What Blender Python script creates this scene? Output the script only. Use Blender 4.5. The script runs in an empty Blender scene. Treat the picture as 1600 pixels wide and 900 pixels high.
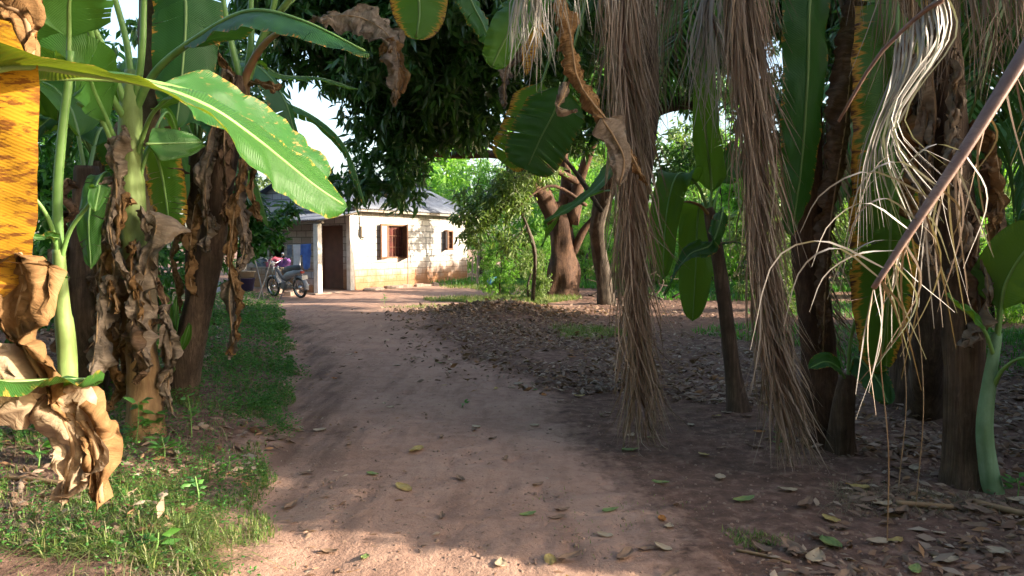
import bpy, math, random
import numpy as np
from mathutils import Vector, noise as mn
random.seed(7); rng = np.random.default_rng(7)
S = bpy.context.scene
COL = S.collection
R = math.radians
# ------------------------------------------------------------------ camera
F = 1232.0; PITCH = math.atan(65/F); CH = 1.5
cp, sp = math.cos(PITCH), math.sin(PITCH)
def at(px, py, Y):
    a, b = (px-800)/F, -(py-450)/F
    dy = cp + b*sp; dz = -sp + b*cp
    t = Y/dy
    return Vector((a*t, Y, CH+dz*t))
def g(px, py):
    a, b = (px-800)/F, -(py-450)/F
    dy = cp + b*sp; dz = -sp + b*cp
    t = -CH/dz
    return Vector((a*t, dy*t, 0))
# ------------------------------------------------------------------ tagging
def tag(o, label=None, cat=None, group=None, kind=None):
    if label: o['label'] = label
    if cat: o['category'] = cat
    if group: o['group'] = group
    if kind: o['kind'] = kind
    return o
def empty(name, loc, label, cat, group=None, rz=0):
    o = bpy.data.objects.new(name, None); COL.objects.link(o)
    o.location = loc; o.rotation_euler.z = rz; o.empty_display_size = .1
    return tag(o, label, cat, group)
bpy_mats = {}
def link(name, me, mat, parent=None):
    o = bpy.data.objects.new(name, me); COL.objects.link(o)
    if mat is not None and len(me.materials) == 0: me.materials.append(mat)
    if parent is not None:
        o.parent = parent
        if world_parts: # vertices given in world space
            p = parent
            M = parent_matrix(parent)
            o.matrix_parent_inverse = M.inverted()
    return o
world_parts = True
from mathutils import Matrix
def parent_matrix(p):
    M = Matrix.Translation(p.location) @ p.rotation_euler.to_matrix().to_4x4()
    if p.parent is not None:
        return parent_matrix(p.parent) @ p.matrix_parent_inverse @ M
    return M
def mesh_np(name, V, quads=None, tris=None, smooth=False, uv=None):
    me = bpy.data.meshes.new(name)
    V = np.asarray(V, dtype=np.float32).reshape(-1, 3)
    ls = []; tot = []
    if quads is not None and len(quads): q = np.asarray(quads, np.int32).reshape(-1, 4); ls.append(q.ravel()); tot.append(np.full(len(q), 4, np.int32))
    if tris is not None and len(tris): t = np.asarray(tris, np.int32).reshape(-1, 3); ls.append(t.ravel()); tot.append(np.full(len(t), 3, np.int32))
    L = np.concatenate(ls); T = np.concatenate(tot)
    me.vertices.add(len(V)); me.vertices.foreach_set('co', V.ravel())
    me.loops.add(len(L)); me.loops.foreach_set('vertex_index', L)
    me.polygons.add(len(T)); st = np.concatenate([[0], np.cumsum(T)[:-1]]).astype(np.int32)
    me.polygons.foreach_set('loop_start', st); me.polygons.foreach_set('loop_total', T)
    if smooth: me.polygons.foreach_set('use_smooth', np.ones(len(T), bool))
    if uv is not None:
        u = me.uv_layers.new(name='UVMap'); u.data.foreach_set('uv', np.asarray(uv, np.float32)[L].ravel())
    me.update(calc_edges=True)
    return me
class MB:
    def __init__(s): s.v = []; s.f = []; s.uv = []
    def add(s, vs, fs, uv=None):
        b = len(s.v); s.v += [tuple(x) for x in vs]; s.f += [tuple(i+b for i in f) for f in fs]
        s.uv += uv if uv is not None else [(0, 0)]*len(vs)
    def box(s, a, b, bev=0):
        x0, y0, z0 = [min(p, q) for p, q in zip(a, b)]; x1, y1, z1 = [max(p, q) for p, q in zip(a, b)]
        s.add([(x0,y0,z0),(x1,y0,z0),(x1,y1,z0),(x0,y1,z0),(x0,y0,z1),(x1,y0,z1),(x1,y1,z1),(x0,y1,z1)],
              [(0,3,2,1),(4,5,6,7),(0,1,5,4),(1,2,6,5),(2,3,7,6),(3,0,4,7)])
    def tube(s, pts, rs, n=8, cap=True, jit=0, fl=1.0):
        pts = [Vector(p) for p in pts]; m = len(pts)
        if not hasattr(rs, '__len__'): rs = [rs]*m
        t0 = (pts[1]-pts[0]).normalized()
        ref = Vector((1,0,0)) if abs(t0.x) < .8 else Vector((0,0,1))
        vs = []; uv = []
        u = (ref - t0*ref.dot(t0)).normalized(); L = 0
        for i in range(m):
            t = (pts[min(i+1,m-1)]-pts[max(i-1,0)]).normalized()
            u = (u - t*u.dot(t)).normalized(); w = t.cross(u)
            if i: L += (pts[i]-pts[i-1]).length
            for k in range(n):
                a = 2*math.pi*k/n; r = rs[i]
                if jit: r *= 1+jit*mn.noise(Vector((math.cos(a)*2.2, math.sin(a)*2.2, L*1.2+pts[0].x)))
                vs.append(pts[i]+u*(math.cos(a)*r)+w*(math.sin(a)*r*fl)); uv.append((k/n, L))
        fs = [(i*n+k, i*n+(k+1)%n, (i+1)*n+(k+1)%n, (i+1)*n+k) for i in range(m-1) for k in range(n)]
        if cap: fs += [tuple(reversed(range(n))), tuple(range((m-1)*n, m*n))]
        s.add(vs, fs, uv)
    def lathe(s, prof, c=(0,0,0), n=20, axis='z'):
        vs = []
        for r, z in prof:
            for k in range(n):
                a = 2*math.pi*k/n
                x, y = r*math.cos(a), r*math.sin(a)
                vs.append((c[0]+x, c[1]+y, c[2]+z) if axis == 'z' else (c[0]+x, c[1]+z, c[2]+y) if axis == 'y' else (c[0]+z, c[1]+x, c[2]+y))
        m = len(prof)
        s.add(vs, [(i*n+k, i*n+(k+1)%n, (i+1)*n+(k+1)%n, (i+1)*n+k) for i in range(m-1) for k in range(n)])
    def build(s, name, mat, parent=None, smooth=False, bevel=0):
        me = bpy.data.meshes.new(name); me.from_pydata([tuple(v) for v in s.v], [], s.f)
        if len(s.uv) == len(s.v):
            u = me.uv_layers.new(name='UVMap')
            li = np.zeros(len(me.loops), np.int32); me.loops.foreach_get('vertex_index', li)
            u.data.foreach_set('uv', np.asarray(s.uv, np.float32)[li].ravel())
        if smooth: me.polygons.foreach_set('use_smooth', [True]*len(me.polygons))
        o = link(name, me, mat, parent)
        if bevel:
            b = o.modifiers.new('Bevel', 'BEVEL'); b.width = bevel; b.segments = 2; b.limit_method = 'ANGLE'
        return o
def spline(pts, n):
    P = [Vector(p) for p in pts]; P = [P[0]*2-P[1]] + P + [P[-1]*2-P[-2]]
    out = []; m = len(P)-3
    for j in range(n+1):
        x = j/n*m; i = min(int(x), m-1); t = x-i
        a, b, c, d = P[i:i+4]
        out.append(.5*((2*b)+(c-a)*t+(2*a-5*b+4*c-d)*t*t+(3*b-a-3*c+d)*t*t*t))
    return out
# ------------------------------------------------------------------ materials
def nt(name):
    m = bpy.data.materials.new(name); m.use_nodes = True
    t = m.node_tree; t.nodes.clear()
    return m, t, t.nodes, t.links
def N(t, ty, **kw):
    n = t.nodes.new(ty)
    for k, v in kw.items():
        if k[0] == '_': n.inputs[k[1:]].default_value = v
        else: setattr(n, k, v)
    return n
def ramp(t, stops, fac=None):
    r = t.nodes.new('ShaderNodeValToRGB'); e = r.color_ramp.elements
    while len(e) < len(stops): e.new(.5)
    for el, (p, c) in zip(e, stops): el.position = p; el.color = (*c, 1) if len(c) == 3 else c
    if fac is not None: t.links.new(fac, r.inputs[0])
    return r
def mixc(t, fac, a, b, mode='MIX'):
    m = t.nodes.new('ShaderNodeMix'); m.data_type = 'RGBA'; m.blend_type = mode
    for i, x in ((0, fac), (6, a), (7, b)):
        if isinstance(x, (float, int)): m.inputs[i].default_value = x
        elif isinstance(x, tuple): m.inputs[i].default_value = (*x, 1)
        else: t.links.new(x, m.inputs[i])
    return m.outputs[2]
def math_(t, op, a, b=None, c=None):
    m = t.nodes.new('ShaderNodeMath'); m.operation = op
    for i, x in enumerate((a, b, c)):
        if x is None: continue
        if isinstance(x, (float, int)): m.inputs[i].default_value = x
        else: t.links.new(x, m.inputs[i])
    return m.outputs[0]
def finish(m, t, col, rough=.7, bump=None, bs=.3, bd=.01, transl=0, tcol=None, spec=.5, metal=0, sheen=0):
    p = t.nodes.new('ShaderNodeBsdfPrincipled'); o = t.nodes.new('ShaderNodeOutputMaterial')
    if isinstance(col, tuple): p.inputs['Base Color'].default_value = (*col, 1)
    else: t.links.new(col, p.inputs['Base Color'])
    if isinstance(rough, (float, int)): p.inputs['Roughness'].default_value = rough
    else: t.links.new(rough, p.inputs['Roughness'])
    p.inputs['Specular IOR Level'].default_value = spec; p.inputs['Metallic'].default_value = metal
    bn = None
    if bump is not None:
        b = t.nodes.new('ShaderNodeBump'); b.inputs['Strength'].default_value = bs; b.inputs['Distance'].default_value = bd
        t.links.new(bump, b.inputs['Height']); t.links.new(b.outputs[0], p.inputs['Normal']); bn = b
    if transl:
        tr = t.nodes.new('ShaderNodeBsdfTranslucent'); mx = t.nodes.new('ShaderNodeMixShader')
        mx.inputs[0].default_value = transl
        if tcol is None: tcol = col
        if isinstance(tcol, tuple): tr.inputs[0].default_value = (*tcol, 1)
        else: t.links.new(tcol, tr.inputs[0])
        if bn: t.links.new(bn.outputs[0], tr.inputs['Normal'])
        t.links.new(p.outputs[0], mx.inputs[1]); t.links.new(tr.outputs[0], mx.inputs[2]); t.links.new(mx.outputs[0], o.inputs[0])
    else: t.links.new(p.outputs[0], o.inputs[0])
    return m
def noise_(t, scale, detail=4, vec=None, rough=.55, dist=0):
    n = t.nodes.new('ShaderNodeTexNoise'); n.inputs['Scale'].default_value = scale; n.inputs['Detail'].default_value = detail
    n.inputs['Roughness'].default_value = rough; n.inputs['Distortion'].default_value = dist
    if vec is not None: t.links.new(vec, n.inputs['Vector'])
    return n.outputs[0]
def mapping(t, vec, sc):
    m = t.nodes.new('ShaderNodeMapping'); m.inputs['Scale'].default_value = sc; t.links.new(vec, m.inputs[0]); return m.outputs[0]
def pos(t): return t.nodes.new('ShaderNodeNewGeometry').outputs['Position']
def objc(t): return t.nodes.new('ShaderNodeTexCoord').outputs['Object']
def simple(name, a, b=None, scale=8, rough=.7, bs=.2, bd=.005, **kw):
    m, t, *_ = nt(name); v = objc(t)
    n = noise_(t, scale, 5, v)
    b = b or tuple(x*.65 for x in a)
    c = ramp(t, [(.35, a), (.7, b)], n).outputs[0]
    return finish(m, t, c, rough, noise_(t, scale*5, 4, v), bs, bd, **kw)
def small_leaf(name, cols, transl=.35, rough=.42, tmul=1.6, spec=.5):
    m, t, *_ = nt(name)
    ri = t.nodes.new('ShaderNodeNewGeometry').outputs['Random Per Island']
    k = len(cols)
    c = ramp(t, [(i/(k-1) if k > 1 else 0, cc) for i, cc in enumerate(cols)], ri).outputs[0]
    tc = mixc(t, 1.0, c, (tmul*1.1, tmul*1.25, tmul*.5), 'MULTIPLY')
    return finish(m, t, c, rough, transl=transl, tcol=tc, spec=spec)
def banana_mat(name, base, base2, vein_k=.35, margin=0., margin_col=(.45,.22,.03), spot=0., spot_col=(.10,.045,.02), transl=.38, tcol=(.25,.42,.02)):
    """veins run across the blade; optional scorched margin (a real colour of the old leaf) and spots"""
    m, t, *_ = nt(name)
    uv = t.nodes.new('ShaderNodeTexCoord').outputs['UV']
    sx = t.nodes.new('ShaderNodeSeparateXYZ'); t.links.new(uv, sx.inputs[0])
    au = math_(t, 'ABSOLUTE', sx.outputs[0])
    P = pos(t)
    vein = t.nodes.new('ShaderNodeTexWave'); vein.wave_type = 'BANDS'; vein.bands_direction = 'Y'
    vein.inputs['Scale'].default_value = 22; vein.inputs['Distortion'].default_value = 1.2; vein.inputs['Detail'].default_value = 2; vein.inputs['Detail Scale'].default_value=2
    cmb = t.nodes.new('ShaderNodeCombineXYZ'); t.links.new(math_(t,'MULTIPLY',sx.outputs[0],.15), cmb.inputs[0])
    t.links.new(math_(t, 'SUBTRACT', sx.outputs[1], math_(t, 'MULTIPLY', au, .05)), cmb.inputs[1])
    t.links.new(cmb.outputs[0], vein.inputs[0])
    n1 = noise_(t, 5, 4, P)
    c = mixc(t, n1, base, base2)
    c = mixc(t, math_(t, 'MULTIPLY', vein.outputs[0], vein_k), c, tuple(min(1, x*1.5+.004) for x in base))
    tc = mixc(t, math_(t, 'MULTIPLY', vein.outputs[0], .4), tcol, tuple(x*.6 for x in tcol))
    st = noise_(t, 1.0, 5, mapping(t, uv, (1.5, 26, 1)), .65)
    if margin:
        e = math_(t, 'ADD', au, math_(t, 'MULTIPLY', math_(t, 'SUBTRACT', st, .5), 1.3))
        lim = 1.0-margin
        mk = ramp(t, [(0, (0,0,0)), (1, (1,1,1))], math_(t, 'MULTIPLY', math_(t, 'SUBTRACT', e, lim), 9)).outputs[0]
        mk2 = ramp(t, [(0, (0,0,0)), (1, (1,1,1))], math_(t, 'MULTIPLY', math_(t, 'SUBTRACT', e, lim+.16), 6)).outputs[0]
        c = mixc(t, mk, c, margin_col); c = mixc(t, mk2, c, spot_col)
        tc = mixc(t, mk, tc, tuple(min(.9, x*1.6) for x in margin_col)); tc = mixc(t, mk2, tc, spot_col)
    if spot:
        s1 = noise_(t, 26, 6, mapping(t, P, (.6, 1, 2.6)), .75)
        lo = 1-spot
        k = ramp(t, [(max(0,lo-.06), (0,0,0)), (lo+.02, (1,1,1))], s1).outputs[0]
        c = mixc(t, k, c, spot_col); tc = mixc(t, k, tc, spot_col)
    return finish(m, t, c, .42, vein.outputs[0], vein_k, .004, transl=transl, tcol=tc, spec=.3)
def dry_mat(name, a, b, transl=.22, scale=9):
    m, t, *_ = nt(name); P = pos(t)
    uv = t.nodes.new('ShaderNodeTexCoord').outputs['UV']
    st = noise_(t, 1, 5, mapping(t, uv, (1.2, 34, 1)), .6)
    c = ramp(t, [(.3, tuple(x*.45 for x in a)), (.5, a), (.72, b)], st).outputs[0]
    n = noise_(t, scale, 5, P, .65)
    c = mixc(t, ramp(t, [(.35, (.9,.9,.9)), (.62, (0,0,0))], n).outputs[0], c, tuple(x*.6 for x in a))
    return finish(m, t, c, .85, st, 1., .012, transl=transl, tcol=c, spec=.12)
def fibre_mat(name, a, b, c3, vs=(30, 30, 2.2), bs=.7, bd=.012, rough=.85):
    m, t, *_ = nt(name); P = pos(t)
    f = noise_(t, 1, 9, mapping(t, P, vs), .78, .6)
    n = noise_(t, 3.5, 5, P, .6)
    c = ramp(t, [(.3, a), (.5, b), (.68, c3)], f).outputs[0]
    c = mixc(t, ramp(t, [(.38, (0,0,0)), (.62, (.75,.75,.75))], n).outputs[0], c, a)
    return finish(m, t, c, rough, math_(t, 'ADD', f, math_(t, 'MULTIPLY', n, .6)), bs, bd, spec=.25)

M = {}
M['leaf'] = banana_mat('banana_green', (.035,.12,.022), (.05,.16,.03))
M['leaf_bright'] = banana_mat('banana_bright', (.035,.125,.022), (.03,.11,.02), margin=.012, margin_col=(.40,.28,.05), transl=.38, tcol=(.23,.30,.012))
M['leaf_scorch'] = banana_mat('banana_scorched', (.028,.12,.025), (.035,.135,.028), margin=.03, margin_col=(.42,.25,.05), spot=.36, spot_col=(.42,.26,.08), transl=.35)
M['leaf_edge'] = banana_mat('banana_yellow_edge', (.035,.12,.018), (.055,.15,.02), margin=.26, margin_col=(.50,.27,.03), spot=.25, transl=.42)
M['leaf_yellow'] = banana_mat('banana_yellow', (.60,.33,.03), (.48,.23,.02), vein_k=.12, margin=.05, margin_col=(.30,.13,.03), spot=.44, spot_col=(.22,.085,.02), transl=.3, tcol=(.75,.42,.03))
M['leaf_dark'] = banana_mat('banana_dark', (.022,.085,.02), (.03,.11,.025), margin=.008, transl=.3, tcol=(.12,.28,.02))
M['dry'] = dry_mat('dry_leaf_grey', (.31,.24,.18), (.46,.38,.30), .3)
M['dry_pale'] = dry_mat('dry_leaf_pale', (.48,.36,.24), (.68,.55,.42), .3)
M['dry_brown'] = dry_mat('dry_leaf_brown', (.30,.17,.075), (.42,.27,.14), .3)
M['dry_dark'] = dry_mat('dry_leaf_dark', (.17,.105,.065), (.27,.18,.12), .25)
M['petiole'] = simple('petiole', (.20,.36,.10), (.12,.26,.06), 6, .45)
M['petiole_red'] = simple('petiole_red', (.26,.12,.06), (.20,.18,.06), 6, .5)
M['midrib'] = simple('midrib', (.17,.29,.08), (.12,.22,.06), 5, .5)
M['midrib_dry'] = simple('midrib_dry', (.33,.22,.12), (.24,.15,.08), 9, .8)
M['stem_green'] = fibre_mat('stem_green', (.13,.17,.05), (.22,.32,.10), (.28,.38,.14), (14,14,2), .3, .006, .55)
M['stem_teal'] = fibre_mat('stem_teal', (.15,.26,.12), (.25,.40,.24), (.35,.50,.34), (10,10,2), .2, .004, .55)
M['stem_brown'] = fibre_mat('stem_brown', (.05,.033,.025), (.15,.10,.07), (.27,.19,.13))
M['stem_tan'] = fibre_mat('stem_tan', (.14,.08,.04), (.30,.19,.09), (.42,.29,.15), (26,26,1.6))
M['stem_mottle'] = fibre_mat('stem_mottled', (.07,.055,.035), (.18,.14,.09), (.30,.25,.17), (9,9,5))
M['stem_grey'] = fibre_mat('stem_greybrown', (.05,.032,.022), (.16,.105,.07), (.27,.19,.13), (48,48,1.6), 1., .02)
M['bark_mango'] = fibre_mat('bark_mango', (.04,.023,.016), (.10,.055,.035), (.17,.095,.057), (9,9,3), 1, .03)
M['bark_dark'] = fibre_mat('bark_dark', (.035,.028,.022), (.09,.07,.055), (.16,.13,.10), (10,10,3), 1, .02)
M['bark_pale'] = fibre_mat('bark_pale', (.20,.17,.13), (.36,.30,.24), (.48,.42,.35), (8,8,3), .8, .015)
M['palm_bark'] = fibre_mat('palm_bark', (.045,.026,.018), (.12,.07,.045), (.21,.135,.085), (30,30,6), 1, .02)
M['frond_dry'] = small_leaf('frond_dry', [(.12,.08,.055), (.22,.16,.12), (.30,.235,.185), (.16,.10,.065), (.40,.34,.29)], .15, .6, 1.0, .3)
M['frond_pale'] = small_leaf('frond_pale', [(.22,.20,.185), (.38,.36,.345), (.30,.275,.26)], .15, .5, 1.0, .4)
M['frond_green'] = small_leaf('frond_green', [(.04,.10,.02), (.07,.16,.03), (.05,.12,.05)], .25, .35)
M['rachis'] = fibre_mat('rachis_brown', (.13,.075,.06), (.24,.15,.12), (.33,.23,.18), (18,18,18), .35, .004, .5)
M['mango_leaf'] = small_leaf('mango_leaf', [(.032,.085,.027), (.05,.13,.034), (.07,.16,.042), (.045,.11,.042), (.11,.21,.05)], .34, .30, 1.8, .7)
M['lit_leaf'] = small_leaf('thicket_leaf', [(.09,.19,.035), (.13,.26,.045), (.18,.32,.06), (.07,.16,.04)], .45, .45, 2.2)
M['olive_leaf'] = small_leaf('olive_leaf', [(.07,.12,.035), (.12,.18,.05), (.17,.22,.08), (.06,.10,.035)], .38, .4, 2.)
M['shrub_leaf'] = small_leaf('shrub_leaf', [(.03,.10,.02), (.05,.16,.03), (.07,.20,.035)], .35, .4, 1.8)
M['weed_leaf'] = small_leaf('weed_leaf', [(.035,.12,.025), (.06,.18,.03), (.09,.23,.04), (.045,.14,.04)], .35, .5, 1.8)
M['grass'] = small_leaf('grass_blade', [(.06,.13,.03), (.12,.19,.045), (.17,.24,.06), (.26,.24,.12), (.07,.15,.035)], .35, .5, 1.5)
M['dry_grass'] = small_leaf('dry_grass', [(.20,.16,.10), (.28,.23,.15), (.14,.11,.08), (.12,.15,.06)], .2, .7, 1.)
M['litter'] = small_leaf('litter_leaf', [(.10,.055,.036), (.20,.12,.08), (.28,.185,.13), (.13,.08,.055), (.36,.26,.19), (.19,.10,.055), (.22,.15,.11), (.30,.16,.07), (.16,.095,.065), (.42,.33,.25), (.11,.065,.045)], .1, .65, 1.0, .35)
M['fl_yellow'] = simple('fallen_yellow', (.50,.40,.14), (.38,.24,.07), 25, .55, transl=.2)
M['fl_orange'] = simple('fallen_orange', (.55,.22,.04), (.40,.13,.03), 25, .55, transl=.2)
M['fl_green'] = simple('fallen_green', (.16,.26,.08), (.30,.32,.10), 18, .5, transl=.2)
M['fl_brown'] = simple('fallen_brown', (.26,.17,.11), (.14,.085,.055), 20, .7, transl=.1)
M['fl_pale'] = simple('fallen_pale', (.48,.38,.26), (.33,.25,.16), 20, .7, transl=.15)
M['tin'] = simple('weathered_tin', (.13,.15,.19), (.07,.08,.105), 3, .6)
M['wood'] = simple('brown_wood', (.20,.10,.055), (.12,.06,.035), 7, .6)
M['wood_door'] = simple('door_wood', (.12,.05,.03), (.08,.032,.02), 5, .6)
M['wood_grey'] = simple('grey_wood', (.30,.26,.22), (.20,.17,.14), 7, .85)
M['white'] = simple('white_paint', (.72,.70,.66), (.55,.50,.44), 5, .7)
M['stone'] = simple('stone_slab', (.28,.21,.17), (.18,.13,.10), 6, .9, .5, .02)
M['glass'] = simple('pane_glass', (.35,.38,.42), (.30,.33,.38), 2, .15)
M['black'] = simple('black_rubber', (.018,.018,.018), (.028,.026,.024), 8, .7)
M['chrome'] = simple('chrome', (.55,.55,.56), (.45,.45,.46), 5, .25, metal=.9)
M['silver'] = simple('silver_paint', (.26,.27,.30), (.18,.19,.21), 5, .35)
M['seat'] = simple('seat_vinyl', (.03,.035,.045), (.05,.055,.07), 6, .4)
M['redl'] = simple('red_lens', (.45,.03,.02), (.30,.02,.02), 5, .3)
M['engine'] = simple('engine_metal', (.09,.09,.09), (.15,.14,.13), 12, .5)
M['blue_cloth'] = simple('blue_cloth', (.10,.22,.62), (.07,.14,.45), 6, .85, transl=.2)
M['white_cloth'] = simple('white_cloth', (.75,.76,.80), (.6,.62,.66), 6, .85, transl=.2)
M['pink_cloth'] = simple('pink_cloth', (.50,.10,.16), (.35,.06,.10), 8, .85)
M['purple_cloth'] = simple('purple_cloth', (.22,.08,.30), (.10,.05,.16), 8, .85)
M['grey_cloth'] = simple('grey_cloth', (.20,.24,.30), (.10,.12,.16), 8, .85)
M['red_cloth'] = simple('red_cloth', (.12,.022,.018), (.05,.015,.012), 5, .85)
M['blue_plastic'] = simple('blue_plastic', (.05,.22,.50), (.04,.16,.38), 4, .4)
M['navy_plastic'] = simple('navy_plastic', (.03,.03,.12), (.03,.03,.09), 4, .4)
M['beige'] = simple('beige_plastic', (.42,.36,.28), (.32,.27,.2), 4, .6)
M['dark_room'] = simple('dark_plaster', (.10,.08,.07), (.06,.05,.045), 3, .9)
# soil: two real soils (packed sandy path / dark humus) chosen by a vertex attribute
def soil_mat():
    m, t, *_ = nt('soil'); P = pos(t)
    at_ = t.nodes.new('ShaderNodeAttribute'); at_.attribute_name = 'soil'
    sp_ = t.nodes.new('ShaderNodeSeparateColor'); t.links.new(at_.outputs['Color'], sp_.inputs[0])
    n1 = noise_(t, 1.3, 6, P, .6); n2 = noise_(t, 9, 6, P, .65); n3 = noise_(t, 60, 4, P, .7)
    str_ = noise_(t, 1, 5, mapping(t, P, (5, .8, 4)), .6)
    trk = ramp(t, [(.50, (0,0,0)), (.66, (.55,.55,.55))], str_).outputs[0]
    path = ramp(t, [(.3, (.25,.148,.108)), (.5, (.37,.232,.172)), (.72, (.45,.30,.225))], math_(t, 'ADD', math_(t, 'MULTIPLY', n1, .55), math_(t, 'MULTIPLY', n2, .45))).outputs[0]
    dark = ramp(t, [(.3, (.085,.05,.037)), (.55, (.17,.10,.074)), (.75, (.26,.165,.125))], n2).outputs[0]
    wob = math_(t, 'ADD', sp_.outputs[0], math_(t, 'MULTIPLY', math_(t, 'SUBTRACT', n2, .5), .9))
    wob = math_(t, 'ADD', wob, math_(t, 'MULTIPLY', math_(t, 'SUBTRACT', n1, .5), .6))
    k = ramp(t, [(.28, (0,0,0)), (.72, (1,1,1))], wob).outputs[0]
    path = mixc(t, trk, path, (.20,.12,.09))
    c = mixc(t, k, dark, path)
    wet = math_(t, 'MULTIPLY', sp_.outputs[1], ramp(t, [(.35, (.2,.2,.2)), (.6, (1,1,1))], str_).outputs[0])
    c = mixc(t, wet, c, (.10,.062,.047))
    spk = ramp(t, [(.60, (0,0,0)), (.72, (.6,.6,.6))], n3).outputs[0]
    c = mixc(t, spk, c, (.36,.26,.20))
    spk2 = ramp(t, [(.28, (.75,.75,.75)), (.40, (0,0,0))], n3).outputs[0]
    c = mixc(t, spk2, c, (.10,.06,.045))
    h = math_(t, 'ADD', math_(t, 'MULTIPLY', n2, 1.), math_(t, 'MULTIPLY', n3, .35))
    return finish(m, t, c, .95, h, .75, .03, spec=.15)
M['soil'] = soil_mat()
def block_mat(name, base, stain_h=.75):
    m, t, *_ = nt(name); v = objc(t)
    sx = t.nodes.new('ShaderNodeSeparateXYZ'); t.links.new(v, sx.inputs[0])
    cmb = t.nodes.new('ShaderNodeCombineXYZ'); t.links.new(math_(t, 'ADD', sx.outputs[0], sx.outputs[1]), cmb.inputs[0]); t.links.new(sx.outputs[2], cmb.inputs[1])
    b = t.nodes.new('ShaderNodeTexBrick'); t.links.new(cmb.outputs[0], b.inputs[0])
    b.inputs['Scale'].default_value = 1; b.inputs['Brick Width'].default_value = .42; b.inputs['Row Height'].default_value = .21
    b.inputs['Mortar Size'].default_value = .018; b.inputs['Mortar Smooth'].default_value = .3; b.inputs['Bias'].default_value = -.1
    b.inputs['Color1'].default_value = (*base, 1); b.inputs['Color2'].default_value = (*[x*.62 for x in base], 1)
    b.inputs['Mortar'].default_value = (*[x*.36 for x in base], 1)
    n = noise_(t, 2.5, 6, v, .6); n2 = noise_(t, 14, 5, v, .6)
    c = mixc(t, ramp(t, [(.35, (0,0,0)), (.65, (.5,.5,.5))], n2).outputs[0], b.outputs[0], tuple(x*.6 for x in base))
    # red soil splashed on the foot of the wall (dirt with a shape of its own)
    e = math_(t, 'ADD', sx.outputs[2], math_(t, 'MULTIPLY', math_(t, 'SUBTRACT', n, .5), 1.1))
    k = ramp(t, [(.3, (.95,.95,.95)), (1, (0,0,0))], math_(t, 'DIVIDE', e, stain_h)).outputs[0]
    c = mixc(t, k, c, (.30,.145,.07))
    h = math_(t, 'SUBTRACT', n2, math_(t, 'MULTIPLY', b.outputs['Fac'], 1.5))
    return finish(m, t, c, .9, h, .6, .02, spec=.2)
M['block'] = block_mat('block_wall', (.54,.51,.48), .95)
M['block_grey'] = block_mat('block_wall_grey', (.36,.37,.40), .5)
# ------------------------------------------------------------------ ground
def edge_l(y): return np.where(y < 5.2, -1.22-(y-3.3)*.30, np.where(y < 9, -1.79-(y-5.2)*.215, -2.6-(y-9)*.32)) + .07*np.sin(y*2.3)+.05*np.sin(y*5.1+1)
def edge_r(y):
    yy = [0, 3, 5, 8, 10.5, 13, 15.4, 17.6, 20, 23, 40]; xx = [.9, .7, .45, .1, -.85, -1.6, -2.0, -1.2, -.8, -.9, -1]
    return np.interp(y, yy, xx) + .08*np.sin(y*1.7)
def sstep(a, b, x): t = np.clip((x-a)/(b-a), 0, 1); return t*t*(3-2*t)
def vnoise(x, y, s, seed=0):
    x = x*s+seed*17.3; y = y*s+seed*5.7
    xi = np.floor(x).astype(int); yi = np.floor(y).astype(int); fx = x-xi; fy = y-yi
    fx = fx*fx*(3-2*fx); fy = fy*fy*(3-2*fy)
    def h(a, b):
        v = np.sin(a*127.1+b*311.7+seed*74.7)*43758.5453; return v-np.floor(v)
    return (h(xi, yi)*(1-fx)+h(xi+1, yi)*fx)*(1-fy)+(h(xi, yi+1)*(1-fx)+h(xi+1, yi+1)*fx)*fy-.5
def height(x, y):
    x = np.asarray(x, float); y = np.asarray(y, float)
    el, er = edge_l(y), edge_r(y)
    h = .05*vnoise(x, y, .5, 1)+.035*vnoise(x, y, 1.7, 2)+.018*vnoise(x, y, 5, 3)+.015*vnoise(x, y, 9, 4)+.009*vnoise(x, y, 18, 5)
    inpath = sstep(-.3, .3, x-el)*sstep(-.4, .4, er-x)
    h = h*(1-.35*inpath)
    h = h + .10*sstep(0, .6, el-x)*(y < 22)                       # verge stands a little proud of the track
    h = h - (.022+.05*vnoise(x, y, 2.2, 7))*np.exp(-((x-el-.32)/.20)**2)*(y < 18)            # rut along the left edge
    h = h + .13*sstep(21, 25, y)                                  # yard rises towards the house
    rr_ = np.random.default_rng(5)
    if x.ndim and x.size > 5000:
        for _ in range(70):                                       # footprints and scuffs pressed in the track
            fy = 3.3+rr_.random()**1.5*6; fx = float(edge_l(np.array(fy)))+.5+rr_.random()*(float(edge_r(np.array(fy)))-float(edge_l(np.array(fy)))-.3)
            an = rr_.normal(0, .35); dx = (x-fx)*np.cos(an)+(y-fy)*np.sin(an); dy = -(x-fx)*np.sin(an)+(y-fy)*np.cos(an)
            h = h - .013*np.exp(-(dx/.055)**4-(dy/.13)**4)+.004*np.exp(-((np.hypot(dx/.07, dy/.15)-1.05)/.25)**2)
    for o_, w_ in ((.95, .10), (1.95, .12)): h = h - .012*np.exp(-((x-el-o_-.1*np.sin(y*.9))/w_)**2)*(y < 18)*(.6+vnoise(x, y, 1.1, 9))
    heap = np.exp(-((x-(er+1.0))/1.0)**2)*(sstep(7.5, 9, y)-sstep(17, 18.6, y))
    h = h + .07*heap + .13*np.exp(-((x+.3)/1.3)**2-((y-17.2)/1.0)**2)
    far = sstep(60, 200, np.hypot(x, y)); h = h*(1-far)
    return h
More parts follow.
